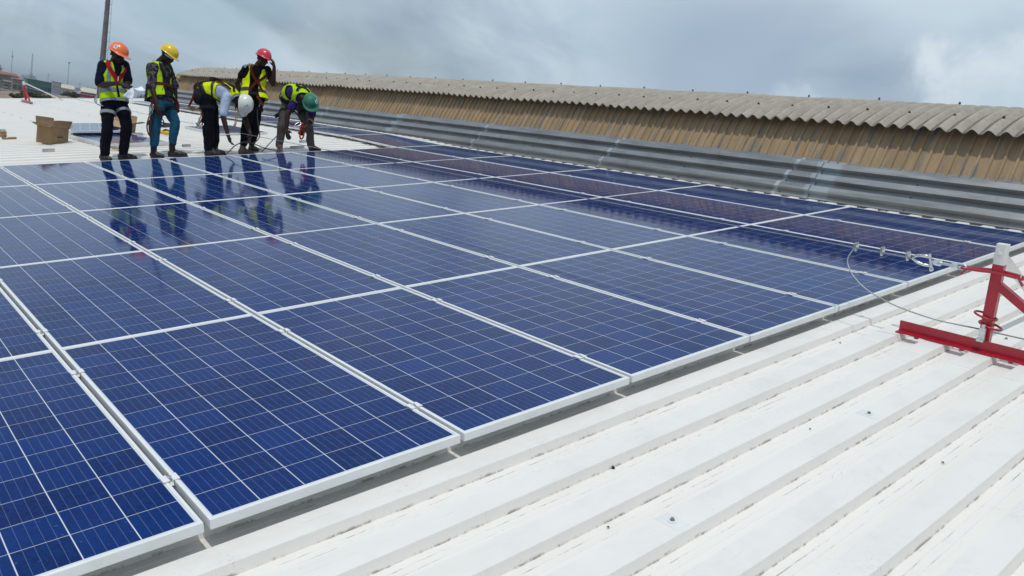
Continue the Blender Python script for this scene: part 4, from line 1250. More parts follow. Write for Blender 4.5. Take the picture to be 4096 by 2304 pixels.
# --- green helmet, bent forward with hands low
green = make_person('worker in green helmet and purple shirt bent forward over a red strap', dict(
    base=(1190, 611), pel=(1166, 404, .06), che=(1182, 374, -.12), nec=(1215, 396, -.36), shR=(1184, 398, -.28), shL=(1254, 420, -.24), rp=cam_v(-.94, .1, .3),
    hc=(1243, 408, -.46), hf=(.30, -.80, .52), hu=(.18, .55, .72), hs=1.10,
    hipR=(1146, 424, .0), hipL=(1206, 430, .06), knR=(1127, 506, -.14), knL=(1238, 512, -.06), anR=(1117, 584, -.06), anL=(1243, 582, .0),
    ftR=((1120, 607), (1112, 625)), ftL=((1238, 606), (1282, 609)),
    elR=(1150, 458, -.38), wrR=(1146, 520, -.40), hdR=((.25, -.9, .2), (.5, 0, -.8), .7, 1), elL=(1246, 482, -.34), wrL=(1224, 510, -.46), hdL=((-.5, -.8, .2), (-.5, .3, -.6), .9, -1),
    shirt='purple', sleeve=(.62, .62), trousers='greycloth', legr=(.092, .070, .064), hem=.98, boot=('maroon', 'boot'), helmet='h_green', ridge=1, peak=.045, sticker=(2.4, .55, .055), chin=True,
    vest=('lime', 'lime', dict(t0=.30, gap=(.40, .45), vneck=.6, bands=((.01, .02),), vert=False, arm=.54, flare=.02)), harness=('strap_dark', 'strap_dark', 'x')))
root, P_, G, T_, arms, legs, hd_, body = green
lanyard(root, P_, [(1212, 492, -.50), (1202, 520, -.52), (1200, 548, -.52), (1206, 556, -.52), (1214, 545, -.50), (1216, 520, -.48), (1214, 496, -.47)], .013, MT['redtrim'], 'red_strap')
lanyard(root, P_, [(1155, 488, -.44), (1168, 498, -.46), (1184, 500, -.48), (1200, 490, -.50)], .009, MT['strap_red'])
hook(root, P_(1192, 498, -.50), (.7, 0, .5), 1.3)
lanyard(root, P_, [(1180, 446, -.3), (1196, 468, -.38), (1206, 488, -.44)], .012, MT['strap_dark']); lanyard(root, P_, [(1222, 440, -.36), (1214, 466, -.42), (1210, 488, -.46)], .012, MT['strap_dark'])
mb = MB(); mb.box(P_(1118, 456, -.06), (.05, .07, .17), Matrix.Rotation(.9, 3, 'Y')); mb.build('drill_holster', MT['strap_dark'], root)
ring_strap(root, Vector(arms[1][1]).lerp(arms[1][2], .2), arms[1][2] - arms[1][1], .052, .03, MT['rope'], 'wrist_wrap')
mb = MB(); mb.ball(P_(1158, 372, .02), (.11, .10, .12)); fuse(mb, 'back_pad', MT['strap_dark'], .015, 2, .012, 12, root)

# ---------------------------------------------------------------- lifeline anchors
def anchor(M, label, brace_end, near=True):
    """square post with white head on an angle bar laid across the ribs; local x, y, z = roof axes, origin at the foot"""
    r_ = thing('lifeline_anchor', M, label, 'anchor post', 'anchor posts of the lifeline')
    RP = MT['red_paint']
    h_ = .625; ph = .115
    mb = MB(); mb.bbox((-.055, -1.1, .004), (.0, .46, .010)); mb.bbox((-.006, -1.1, .0105), (.0, .46, .070)); mb.build('angle_bar', RP, r_)
    for q in (-.17, .085, -.43, .34):
        m2 = MB(); m2.bbox((-.048, q - .010, -.010), (-.026, q + .010, .0035)); m2.build('foot_clip', RP, r_)
    def sqtube(z0, z1):
        m2 = MB(); w, k = .0285, .007
        oct_ = [(-w + k, -w), (w - k, -w), (w, -w + k), (w, w - k), (w - k, w), (-w + k, w), (-w, w - k), (-w, -w + k)]
        m2.add([(a + .032, b, z0) for a, b in oct_] + [(a + .032, b, z1) for a, b in oct_], [tuple(range(8))[::-1], tuple(range(8, 16))] + [(i, (i + 1) % 8, 8 + (i + 1) % 8, 8 + i) for i in range(8)])
        return m2
    sqtube(.005, h_ - ph).build('post', RP, r_); sqtube(h_ - ph + .0005, h_).build('post_head', MT['white_paint'], r_)
    mb = MB(); mb.bar((.032, -.02, h_ - ph - .12), (.032, -.49, .088), .042, .042, (0, 0, 1)); mb.bar((.032, -.50, .09), (.032, -.50, .012), .05, .006, (0, 1, 0)); mb.build('diagonal_brace', RP, r_)
    mb = MB(); e_ = Vector(brace_end); s0 = Vector((.064, .02, h_ - .055)); mb.bar(s0, e_, .055, .006, (0, .4, 1)); mb.build('flat_brace', MT['white_paint'], r_)
    m2 = MB(); m2.tube([(-.02, 0, h_ - .05), (.09, 0, h_ - .05)], .007, 8); m2.tube([(-.012, 0, h_ - .05), (-.0, 0, h_ - .05)], .014, 6); m2.tube([(.066, 0, h_ - .05), (.078, 0, h_ - .05)], .014, 6); m2.build('cross_bolt', MT['white_paint'], r_)
    def eye(sy, z, ln, name='eye_rod'):
        m2 = MB(); x = .032
        pts = [(x + .034, sy * .0, z + .012), (x + .034, sy * .10, z + .004), (x + .015, sy * ln, z)]
        m2.tube(pts, .0085, 8)
        m2.tube([(x - .034, 0, z + .012), (x - .034, sy * .10, z + .004), (x - .015, sy * ln, z)], .0085, 8)
        m2.tube([(x + .034 * math.cos(t), sy * (ln + .012) + sy * .022 * math.sin(t), z) for t in (math.pi * k / 8 for k in range(9))], .0085, 8)
        m2.add([(x - .01, sy * ln, z - .004), (x + .01, sy * ln, z - .004), (x + .012, sy * (ln + .03), z - .045), (x - .012, sy * (ln + .03), z - .045),
                (x - .01, sy * ln, z + .004), (x + .01, sy * ln, z + .004), (x + .012, sy * (ln + .036), z - .04), (x - .012, sy * (ln + .036), z - .04)], [(0, 1, 2, 3), (7, 6, 5, 4), (0, 4, 5, 1), (1, 5, 6, 2), (2, 6, 7, 3), (3, 7, 4, 0)])
        m2.build(name, RP, r_, smooth=False)
    eye(1, .455, .15); eye(-1, .455, .10)
    for z, dx in ((.155, -.025), (.205, .03)):
        m2 = MB(); m2.tube([(.032 + dx * 0 + .047 * math.cos(t), .058 * math.sin(t) + dx * .6, z + .012 * math.sin(t)) for t in (2 * math.pi * k / 20 for k in range(20))], .0065, 8, closed=True)
        m2.build('rope_ring', RP, r_, smooth=True)
    return r_
A0 = (4.095, -.83, -.077)
near_anchor = anchor(roofM(*A0), 'large red and white anchor post with diagonal brace, nearest the camera', (1.40, .10, -.001))
pL = ROOF.inverted() @ on_roof(100, 409.5)
far_anchor = anchor(ROOF @ T((pL.x, pL.y, -.077 + zr(pL.y))), 'red and white steel anchor post far off near the roof edge', (1.30, 1.2, -.001))

# ---------------------------------------------------------------- lifeline cable with its fittings
LA = Vector((A0[0] + .032, A0[1] + .19, A0[2] + .455)); LB = Vector((pL.x + .032, pL.y - .17, -.077 + .06 + .455))
def lpt(t): p = LA.lerp(LB, t); p.z -= .30 * t * (1 - t) * 1.0; return p
def t_at(u):
    lo, hi = 0, 1
    for _ in range(50):
        m_ = (lo + hi) / 2; q = ROOF @ lpt(m_) - cw
        if 2048 + FPX * q.dot(rw) / q.dot(fw) > u: lo = m_
        else: hi = m_
    return lo
life = thing('lifeline', ROOF.copy(), 'steel safety cable stretched over the solar panels between two red anchor posts', 'cable')
tc = t_at(3655)
mb = MB(); mb.tube([lpt(tc + (1 - tc) * (k / 70) ** 1.3) for k in range(71)], .0042, 6); mb.build('steel_cable', MT['cable_steel'], life)
t1 = t_at(3420)
tail = [ROOF @ lpt(t1)]
dA = depth(ROOF @ lpt(t1)); dB = depth(W(*A0)) + .05
tp = [(3396, 1022), (3390, 1050), (3404, 1090), (3430, 1125), (3462, 1155), (3505, 1183), (3561, 1213), (3620, 1238), (3689, 1262), (3750, 1280), (3814, 1295), (3917, 1316), (4000, 1335), (4120, 1362), (4300, 1400)]
for k, (u, v) in enumerate(tp): tail.append(at(u, v, dA + (dB - dA) * min(1, ((k + 1) / 12) ** .8)))
Ri = ROOF.inverted()
mb = MB(); tl = [Ri @ p for p in tail]; sm_ = []
for i in range(len(tl) - 1):
    p0, p1, p2, p3 = tl[max(i - 1, 0)], tl[i], tl[i + 1], tl[min(i + 2, len(tl) - 1)]
    for k in range(5):
        t = k / 5; sm_.append(.5 * ((2 * p1) + (p2 - p0) * t + (2 * p0 - 5 * p1 + 4 * p2 - p3) * t * t + (3 * p1 - p0 - 3 * p2 + p3) * t ** 3))
mb.tube(sm_, .0042, 7); mb.build('cable_tail', MT['cable_steel'], life, smooth=True)
mb = MB(); ta, tb = t_at(3655), t_at(3418); mb.tube([lpt(ta + (tb - ta) * k / 8) + Vector((.009, 0, -.002)) for k in range(9)], .0042, 6); mb.build('doubled_cable', MT['cable_steel'], life)
for u in (3423, 3527, 3630):                              # U-bolt grips
    p = lpt(t_at(u)); mb = MB(); d = (LB - LA).normalized()
    mb.box(p + Vector((.004, 0, .010)), (.038, .016, .018))
    mb.tube([p + Vector((.004 + a, 0, b)) for a, b in ((-.014, .036), (-.014, -.008), (-.008, -.019), (.008, -.019), (.014, -.008), (.014, .036))], .0045, 7)
    for a in (-.014, .014): mb.tube([p + Vector((.004 + a, 0, .019)), p + Vector((.004 + a, 0, .030))], .0095, 6)
    mb.build('cable_grip', MT['galv'], life)
pa, pb = lpt(t_at(3722)), lpt(t_at(3655))                    # bow shackle
d = (pb - pa); L_ = d.length; d.normalize(); sd = Vector((0, 0, 1)).cross(d).normalized(); up_ = d.cross(sd)
ax_ = (sd * .5 + up_ * .85).normalized()
mb = MB(); mb.tube([pa + ax_ * .036, pa + d * L_ * .45 + ax_ * .036, pb - d * .02 + ax_ * .026, pb + d * .012, pb - d * .02 - ax_ * .026, pa + d * L_ * .45 - ax_ * .036, pa - ax_ * .036], .0085, 8)
mb.build('shackle', MT['galv'], life, smooth=True)
mb = MB(); mb.tube([pa - ax_ * .062, pa + ax_ * .05], .008, 8); mb.tube([pa - ax_ * .068, pa - ax_ * .052], .013, 6); mb.build('shackle_pin', MT['galv'], life)
pa, pb = lpt(t_at(3862)), lpt(t_at(3728)); d = (pb - pa); L_ = d.length; d.normalize(); sd = d.cross(Vector((0, 0, 1))).normalized()
mb = MB(); mb.tube([pa, pa + d * L_ * .25], .007, 8); mb.tube([pb, pb - d * L_ * .28], .007, 8)
for k in (-1, 1): mb.tube([pa + d * L_ * .2 + sd * .015 * k, pb - d * L_ * .2 + sd * .015 * k], .0055, 7)
for q in (pa + d * L_ * .2, pb - d * L_ * .2): mb.tube([q - d * .018, q + d * .018], .019, 8)
mb.build('turnbuckle', MT['galv'], life)
def chain_link(c, d, n, name='chain_link'):
    d = Vector(d).normalized(); n = Vector(n); n = (n - d * n.dot(d)).normalized(); mb = MB()
    mb.tube([Vector(c) + d * .026 * math.cos(t) * 1.1 + n * .014 * math.sin(t) for t in (2 * math.pi * k / 16 for k in range(16))], .0055, 7, closed=True); mb.build(name, MT['galv'], life, smooth=True)
q = lpt(t_at(3875)); chain_link(q, d, sd); chain_link(LA.lerp(q, .35), d, (0, 0, 1)); 
E_ = Vector((A0[0] + .032, A0[1] - .17, A0[2] + .45))
back = thing('lifeline_tail', ROOF.copy(), 'chain links and cable leaving the camera side of the near anchor post', 'chain')
mb = MB(); c0 = E_ + Vector((0, -.03, -.01)); mb.tube([c0 + Vector((.012 * math.sin(t), -.03 * math.cos(t), 0)) for t in (2 * math.pi * k / 16 for k in range(16))], .0055, 7, closed=True); mb.build('chain_link', MT['galv'], back)
mb = MB(); c0 = E_ + Vector((0, -.08, -.018)); mb.tube([c0 + Vector((0, -.03 * math.cos(t), .012 * math.sin(t))) for t in (2 * math.pi * k / 16 for k in range(16))], .0055, 7, closed=True); mb.build('chain_link', MT['galv'], back)
mb = MB(); mb.tube([c0 + Vector((0, -.02, 0)), c0 + Vector((.02, -.4, -.03)), c0 + Vector((.05, -2.2, -.06))], .006, 7); mb.build('steel_cable', MT['cable_steel'], back)
# swaged end hanging on the lower ring of the near post
cl = thing('cable_clamp', roofM(A0[0] - .03, A0[1] + .0, A0[2] + .09), 'small shiny grip holding the slack cable to the foot of the near anchor post', 'cable clamp')
mb = MB(); mb.box((0, 0, .02), (.02, .03, .075)); mb.tube([(0, 0, .04), (0, 0, .08)], .010, 8); mb.build('grip_body', MT['galv'], cl)
mb = MB(); mb.tube([(-.012, -.018, -.012), (-.012, .018, -.012)], .011, 8); mb.build('grip_bolt', MT['galv'], cl)

# ---------------------------------------------------------------- cables the workers handle
def cable(name, pts, r_, m_, label, cat='cable'):
    pp = [at(u, v, d) for (u, v, d) in pts]; out = []
    for i in range(len(pp) - 1):
        p0, p1, p2, p3 = pp[max(i - 1, 0)], pp[i], pp[i + 1], pp[min(i + 2, len(pp) - 1)]
        for k in range(7):
            t = k / 7; out.append(.5 * ((2 * p1) + (p2 - p0) * t + (2 * p0 - 5 * p1 + 4 * p2 - p3) * t * t + (3 * p1 - p0 - 3 * p2 + p3) * t ** 3))
    out.append(pp[-1]); mb = MB(); mb.tube(out, r_, 7); return tag(mb.build(name, m_, smooth=True), label, cat)
cable('power_cable', [(903, 620, 12.0), (918, 604, 12.1), (940, 583, 12.15), (965, 571, 12.2), (985, 569, 12.25), (1010, 573, 12.3), (1024, 566, 12.35), (1038, 548, 12.4), (1036, 520, 12.4), (1031, 480, 12.4), (1029, 440, 12.4)], .0085, MT['black_rubber'], 'dark cable looping up from the panels past the boot of the red helmet worker')
cable('power_cable', [(1012, 574, 12.3), (1030, 581, 12.3), (1055, 591, 12.35), (1085, 599, 12.4), (1110, 604, 12.45)], .0075, MT['black_rubber'], 'dark cable running from the red helmet worker to the maroon boot')
cable('power_cable', [(1048, 607, 12.25), (1068, 585, 12.5), (1090, 562, 12.8), (1110, 540, 13.0), (1118, 524, 12.95)], .0075, MT['black_rubber'], 'thin dark cable rising towards the knee of the green helmet worker')

# ---------------------------------------------------------------- cardboard boxes
MT['card'] = mat('brown_cardboard', (.30, .185, .095), .85, 0, .12, 7, dirt=(.22, .13, .065), dscale=6)
MT['card_in'] = mat('pale_cardboard', (.46, .31, .19), .85, 0, .1, 7)
def open_box(M, lx, ly, hz, label, flaps, tilt=0, logo=None):
    r_ = thing('cardboard_box', M, label, 'box', 'cardboard boxes left on the roof'); t = .006
    walls = (((-lx / 2, -ly / 2), (lx / 2, -ly / 2)), ((lx / 2, -ly / 2), (lx / 2, ly / 2)), ((lx / 2, ly / 2), (-lx / 2, ly / 2)), ((-lx / 2, ly / 2), (-lx / 2, -ly / 2)))
    mb = MB(); mb.bbox((-lx / 2 + t, -ly / 2 + t, .001), (lx / 2 - t, ly / 2 - t, .006)); mb.build('bottom', MT['card'], r_)
    for k, ((ax, ay), (bx, by)) in enumerate(walls):
        a, b = Vector((ax, ay, 0)), Vector((bx, by, 0)); d = (b - a).normalized(); inn = Vector((-d.y, d.x, 0)); a2, b2 = a + d * (t if k % 2 else 0), b - d * (t if k % 2 else 0)
        up = Vector((0, 0, hz)); mb = MB()
        vs_ = [a2, b2, b2 + up, a2 + up, a2 + inn * t, b2 + inn * t, b2 + inn * t + up, a2 + inn * t + up]
        mb.add(vs_, [(0, 1, 2, 3), (7, 6, 5, 4), (0, 4, 5, 1), (1, 5, 6, 2), (2, 6, 7, 3), (3, 7, 4, 0)]); side = mb.build('side', MT['card'], r_)
        if k in flaps:
            ln, an_, sk = flaps[k]; dirv = (-inn * math.cos(rad(an_)) + Vector((0, 0, 1)) * math.sin(rad(an_))); n2 = dirv.cross(d)
            rows = []
            for j in range(6):
                q = j / 5; bend = .018 * q * q
                rows.append([a + up + d * ((b - a).length * x) + dirv * ln * q * (1 + sk * (x - .5)) + n2 * (bend + .006 * math.sin(x * 5)) for x in (0, .25, .5, .75, 1)])
            mb = MB(); mb.grid(rows); mb.grid([[p + n2 * .005 for p in row] for row in rows], 1, True)
            mb.build('flap', [MT['card'], MT['card_in']], r_)
    if logo is not None:
        (ax, ay), (bx, by) = walls[logo]; a, b = Vector((ax, ay, 0)), Vector((bx, by, 0)); d = (b - a).normalized(); out_ = Vector((d.y, -d.x, 0))
        def pp(x, z): return a + d * x * (b - a).length + Vector((0, 0, z * hz)) + out_ * .0015
        zz = Vector((0, 0, 1))
        for (x0, z0, x1, z1, w_) in ((.50, .565, .545, .52, .008), (.545, .52, .60, .585, .009), (.46, .56, .50, .565, .006)):
            mb = MB(); mb.bar(pp(x0, z0), pp(x1, z1), .001, w_, zz); mb.build('printed_mark', MT['ink'], r_)
        rr_ = random.Random(4); x = .37
        for k in range(9):                                      # heavy slanted script, too small to spell out
            hgt = .09 if k == 0 else .05 + rr_.uniform(-.01, .012)
            mb = MB(); mb.bar(pp(x, .43), pp(x + .03, .43 + hgt), .001, .012, out_.cross(zz)); mb.bar(pp(x + .005, .435), pp(x + .04, .445 + rr_.uniform(0, .02)), .001, .008, zz); mb.build('printed_letter', MT['ink'], r_)
            x += .037
        mb = MB(); mb.bar(pp(.42, .37), pp(.64, .38), .001, .006, zz); mb.build('printed_line', MT['card_in'], r_)
    return r_
pbx = on_roof(203, 579); pbl, pbr = on_roof(156, 576), on_roof(272, 569)
dx = (pbr - pbx); dx.z = 0; lx = dx.length * 1.0; dx.normalize(); dyv = Vector((0, 0, 1)).cross(dx)
ly = .25
cbox = pbx + dx * lx / 2 + dyv * ly / 2
Mb = frame_of(cbox + Vector((0, 0, .004)), dx)
hz = 66 / FPX * depth(pbx)
open_box(Mb, lx, ly, hz, 'open brown cardboard box with raised flaps beside a loose solar panel', {0: (.135, 66, .14), 2: (.15, 72, .1), 3: (.15, 12, .0), 1: (.12, 20, 0)}, logo=0)
p2 = on_roof(478, 541); Mb2 = frame_of(p2 + Vector((.06, .12, .0)), rw - Vector((0, 0, rw.z)) + fw * .15)
open_box(Mb2, .40, .30, .26, 'second open cardboard box half hidden behind the orange helmet worker', {0: (.14, -60, .1), 1: (.17, 12, .1), 2: (.14, 75, .1), 3: (.15, 20, 0)})
cp = thing('cardboard_scrap', frame_of(on_roof(455, 600) + Vector((0, 0, .02)), rw - Vector((0, 0, rw.z))), 'crumpled strip of cardboard lying in front of the loose panel behind the orange helmet worker', 'cardboard')
mb = MB(); mb.grid([[(x * .16, y * .1, .02 * math.sin(x * 3 + y * 4) + .02) for x in (-1, -.5, 0, .5, 1)] for y in (-.5, 0, .5)]); o = mb.build('cardboard', MT['card'], cp); o.modifiers.new('t', 'SOLIDIFY').thickness = .005

# ---------------------------------------------------------------- tools and bits on the roof
MT['toolbox'] = mat('dark_blue_plastic', (.012, .022, .045), .5, 0, .15, 8)
MT['yellow_pl'] = mat('yellow_power_tool_plastic', (.70, .42, .02), .45, 0, .1, 8)
tb_ = thing('toolbox', frame_of(on_roof(640, 508) + Vector((0, 0, .0)), rw - Vector((0, 0, rw.z)) - fw * .1), 'dark blue tool case on the roof behind the yellow helmet worker', 'tool case')
mb = MB(); mb.bbox((-.20, -.14, .002), (.20, .14, .075)); mb.build('case', MT['toolbox'], tb_)
mb = MB(); mb.bbox((-.205, -.145, .0755), (.205, .145, .110)); mb.build('lid', MT['toolbox'], tb_)
mb = MB(); mb.tube([(-.07 + .07 * (1 - math.cos(t)), .0, .108 + .075 * math.sin(t)) for t in (math.pi * k / 10 for k in range(11))], .014, 8); mb.build('handle', MT['toolbox'], tb_, smooth=True)
for x in (-.12, .12): mb = MB(); mb.bbox((x - .02, -.152, .055), (x + .02, -.1455, .095)); mb.build('latch', MT['alu_dark'], tb_)
yt = thing('power_tool', frame_of(on_roof(662, 541), rw - Vector((0, 0, rw.z)) - fw * .2), 'yellow and black hand tool lying behind the yellow helmet worker', 'tool')
mb = MB(); limb(mb, [(-.09, 0, .045), (.03, 0, .055), (.10, .01, .05)], [.035, .045, .035]); limb(mb, [(-.06, 0, .05), (-.10, .03, .085)], [.022, .016]); fuse(mb, 'tool_body', MT['yellow_pl'], .009, 2, parent=yt)
mb = MB(); mb.tube([(-.04, -.02, .08), (0, -.02, .105), (.05, -.01, .10), (.09, 0, .07)], .016, 8); mb.build('grip', MT['strap_dark'], yt, smooth=True)
mb = MB(); mb.tube([(.10, 0, .03), (.2, -.03, .012), (.33, .02, .01), (.42, 0, .01)], .008, 6); mb.build('power_lead', MT['black_rubber'], yt, smooth=True)
mb = MB(); mb.bbox((-.16, -.025, .02), (-.085, .025, .05)); mb.build('battery', MT['strap_dark'], yt)
for k, (u, v, w_, lab) in enumerate(((195, 608, .155, 'short aluminium rail piece on the roof in front of the open cardboard box'), (746, 588, .125, 'short aluminium rail piece on the roof beside the boot of the yellow helmet worker'), (1213, 571, .13, 'short aluminium rail piece on the roof between the legs of the green helmet worker'), (1190, 594, .24, 'longer aluminium rail piece near the panel edge by the maroon boot'), (1034, 604, .10, 'short aluminium rail piece by the suede boots'), (548, 541, .20, 'short aluminium rail piece beside the half hidden cardboard box'))):
    r_ = thing('rail_piece', ROOF @ T(Ri @ on_roof(u, v)), lab, 'rail piece', 'aluminium rail pieces fixed to the roof')
    mb = MB(); mb.bbox((-w_ / 2, -.03, .001), (w_ / 2, .03, .005)); mb.bbox((-w_ / 2, -.03, .0055), (w_ / 2, -.026, .042)); mb.bbox((-w_ / 2, .026, .0055), (w_ / 2, .03, .042)); mb.bbox((-w_ / 2, -.03, .0425), (w_ / 2, -.012, .046)); mb.bbox((-w_ / 2, .012, .0425), (w_ / 2, .03, .046)); mb.build('rail', MT['alu_dark'], r_)
    for x in (-.25, .25): mb = MB(); mb.tube([(w_ * x, 0, .005), (w_ * x, 0, .012)], .009, 6); mb.build('screw', MT['galv'], r_)
for k, (u, v, sx_, sy_, sz_, a, lab) in enumerate(((12, 537, .10, .09, .05, 10, 'upper brown wooden offcut at the left edge of the roof'), (10, 547, .13, .10, .035, -6, 'lower brown wooden offcut at the left edge of the roof'), (16, 556, .05, .05, .08, 30, 'small upright chip of brown brick by the wooden offcuts'), (30, 558, .10, .05, .03, 0, 'flat chip of brown brick by the wooden offcuts'), (50, 557, .12, .06, .035, 0, 'reddish half brick lying right of the wooden offcuts'), (5, 528, .14, .16, .05, 0, 'grey rubble sack end above the wooden offcuts'))):
    mb = MB(); mb.box((0, 0, sz_ / 2 + .002), (sx_, sy_, sz_)); o = mb.build('wood_offcut' if k < 2 else ('rubble_sack' if k == 5 else 'brick_chip'), MT['card'] if k < 2 else (MT['alu_dark'] if k == 5 else MT['maroon_brick'] if 'maroon_brick' in MT else MT['card']), None)
    o.matrix_world = ROOF @ T(Ri @ on_roof(u, v)) @ Matrix.Rotation(rad(a), 4, 'Z'); tag(o, lab, 'offcut' if k < 2 else ('sack' if k == 5 else 'brick chip'))
    b_ = o.modifiers.new('b', 'BEVEL'); b_.width = .006; b_.segments = 2
# fixing screws with saddle washers on the near ribs
mb = MB()
mb.add([(-.034, -.048, .0012), (.034, -.048, .0012), (.034, .048, .0012), (-.034, .048, .0012), (-.034, -.060, -.018), (.034, -.060, -.018), (.034, .060, -.018), (-.034, .060, -.018)], [(0, 1, 2, 3), (4, 5, 1, 0), (3, 2, 6, 7)])
MT['screwgrey'] = mat('dull_screw_steel', (.27, .24, .24), .5, .2, .2, 60)
SADDLE = mb.mesh('saddle_washer', MT['white_paint'])
mb = MB(); mb.tube([(0, 0, .0015), (0, 0, .005), (0, 0, .0055)], [.017, .016, .012], 14); WASH = mb.mesh('washer', MT['alu'])
mb = MB(); mb.tube([(0, 0, .0056), (0, 0, .014)], .0062, 6); mb.tube([(0, 0, .006), (0, 0, .008)], .009, 12); HEADM = mb.mesh('screw_head', MT['screwgrey'])
def roof_screw(x, y, lab, grp, s_=1.0, z=0):
    r_ = thing('roof_screw', roofM(x, y, -.078 + z) @ Matrix.Scale(s_, 4), lab, 'roof screw', grp)
    for nm, me in (('saddle_washer', SADDLE), ('washer', WASH), ('screw_head', HEADM)):
        o = link(nm, me, r_)
        if nm == 'saddle_washer': o.modifiers.new('t', 'SOLIDIFY').thickness = .002
    return r_
def ribtop(n): return Y0 + n * PITCH + .076
for (x, n, lab) in ((1.27, -4, 'large roof screw with white saddle washer on the nearer rib, low in the picture'), (2.71, -4, 'large roof screw with white saddle washer on the same rib, below the red anchor bar'), (4.47, -4, 'roof screw with saddle washer on the rib under the red anchor bar')):
    roof_screw(x, ribtop(n), lab, 'roof screws close to the camera')
mb = MB(); mb.tube([(0, 0, 0), (0, 0, .010)], .0045, 6); mb.tube([(0, 0, .002), (0, 0, .004)], .008, 8); o = mb.build('lone_screw', MT['rust']); o.matrix_world = ROOF @ T(Ri @ on_roof(2452, 1874, -.12)); tag(o, 'lone dark screw standing in the bare roof between the solar panels and the picture bottom', 'screw')
nsc = {}
for row, x in enumerate((2.92, 4.47, 6.05, 7.5)):
    for k in range(5, 30):
        n = 38 + k * 4 - (row % 2) * 2
        y = ribtop(n)
        if y > YEND - .4 or (row == 3 and y < 13): continue
        q = ROOF @ Vector((x, y, 0)) - cw; uu = 2048 + FPX * q.dot(rw) / q.dot(fw)
        if uu < -20 or uu > 1500: continue
        nsc[row] = nsc.get(row, 0) + 1; roof_screw(x, y, 'tiny far roof screw in the %s screw row, %s going towards the far edge' % (('lowest', 'second', 'third', 'topmost')[row], ORD[nsc[row]]), 'tiny roof screws on the far roof', 1.25, zr(y))
# dry leaves, chips of paint and bits of wire on the near roof
MT['leaf'] = mat('dry_brown_leaf', (.05, .03, .02), .8, 0, .4, 30)
rl = random.Random(21)
for (u, v) in ((3360, 1375), (3470, 1350), (3770, 1855), (2432, 2115), (3240, 1720)):
    p = Ri @ on_roof(u, v, -.1195); mb = MB(); a = rl.uniform(0, 6); L_ = rl.uniform(.003, .007)
    ph = ((p.y - Y0) / PITCH) % 1; zz = 0 if ph > .6 else .042 if .1 < ph < .5 else .03
    mb.grid([[(x * L_, y * L_ * .35, .004 * (1 - x * x) + .003 + .004 * abs(y)) for x in (-1, -.4, .3, 1)] for y in (-1, 0, 1)])
    o = mb.build('dry_leaf', MT['leaf']); o.matrix_world = ROOF @ T((p.x, p.y, -.12 + zz)) @ Matrix.Rotation(a, 4, 'Z'); tag(o, 'tiny dry leaf scrap lying on the white roof', 'leaf', 'dry leaf scraps on the near roof'); o.modifiers.new('t', 'SOLIDIFY').thickness = .001

# ---------------------------------------------------------------- town beyond the roof
MT['earth'] = mat('dry_brown_earth', (.20, .135, .085), .95, 0, .25, .05, dirt=(.10, .085, .05), dscale=.03)
MT['hillside'] = mat('bare_brown_slope', (.26, .19, .135), .95, 0, .25, .25, dirt=(.10, .10, .05), dscale=.12)
mb = MB()
gr = [[(cw.x + x, cw.y + y, GZ) for x in (-9000, -600, -200, 0, 200, 600, 9000)] for y in (-9000, -600, -200, 0, 200, 600, 9000)]
mb.grid(gr, flip=False); tag(mb.build('ground', MT['earth']), 'flat brown ground of the town around the building', kind='structure')
def px_m(d): return d / FPX                               # metres per photo pixel at depth d
UPW = Vector((0, 0, 1))
hr = (rw - UPW * rw.dot(UPW)).normalized(); hf_ = UPW.cross(hr)   # level right / forward
def base_under(u, v, d):
    p = at(u, v, d); return Vector((p.x, p.y, GZ)), p.z
def facing(p, turn=0):
    """matrix at p, local x to the picture's right, y away from the camera, level"""
    ry = p - cw; ry.z = 0; ry.normalize(); rx = ry.cross(UPW)
    M = Matrix((rx, ry, UPW)).transposed().to_4x4(); M.translation = p
    return M @ Matrix.Rotation(rad(turn), 4, 'Z')
MT['blockwork'] = mat('bare_grey_blockwork', (.20, .185, .17), .95, 0, .3, .5, .3, 3, dirt=(.34, .31, .28), dscale=.35)
MT['pinkblock'] = mat('pinkish_render', (.25, .20, .185), .9, 0, .2, .6)
MT['tile'] = mat('red_clay_tiles', (.30, .13, .085), .85, 0, .35, .8, dirt=(.42, .35, .30), dscale=.9)
MT['winhole'] = mat('dark_window', (.06, .065, .07), .4, 0, .2, 2)
MT['ledge'] = mat('pale_concrete_ledge', (.46, .44, .42), .9, 0, .1, 2)
MT['green_wall'] = mat('green_cladding', (.010, .125, .085), .6, 0, .1, .3)
MT['blue_glass'] = mat('dark_blue_glazing', (.012, .03, .085), .2, 0, .3, .4)
MT['grey_wall'] = mat('blue_grey_render', (.23, .25, .32), .9, 0, .12, .4)
MT['cream'] = mat('cream_sheet_roof', (.52, .48, .38), .7, 0, .12, .3)
MT['whitewall'] = mat('off_white_wall', (.52, .53, .55), .85, 0, .1, .4)
MT['redband'] = mat('crimson_band', (.40, .03, .07), .6, 0, .1, .5)
MT['tower_grey'] = mat('far_grey_concrete', (.25, .27, .30), .9, 0, .2, .02)
MT['mast_steel'] = mat('mast_steel', (.22, .25, .28), .6, .3, .1, 1)
MT['concrete_pole'] = mat('precast_concrete_pole', (.17, .16, .17), .9, 0, .15, 1.5, .3, 8, dirt=(.11, .10, .11), dscale=.8)
def bldg(u0, u1, vtop, d, deep, name, label, wall, turn=0, cat='house'):
    um = (u0 + u1) / 2; p, zt = base_under(um, vtop, d); w = (u1 - u0) * px_m(d)
    r_ = thing(name, facing(p, turn), label, cat); H = zt - GZ
    mb = MB(); mb.bbox((-w / 2, 0, 0), (w / 2, deep, H)); mb.build('wall', wall, r_)
    return r_, w, H, px_m(d)
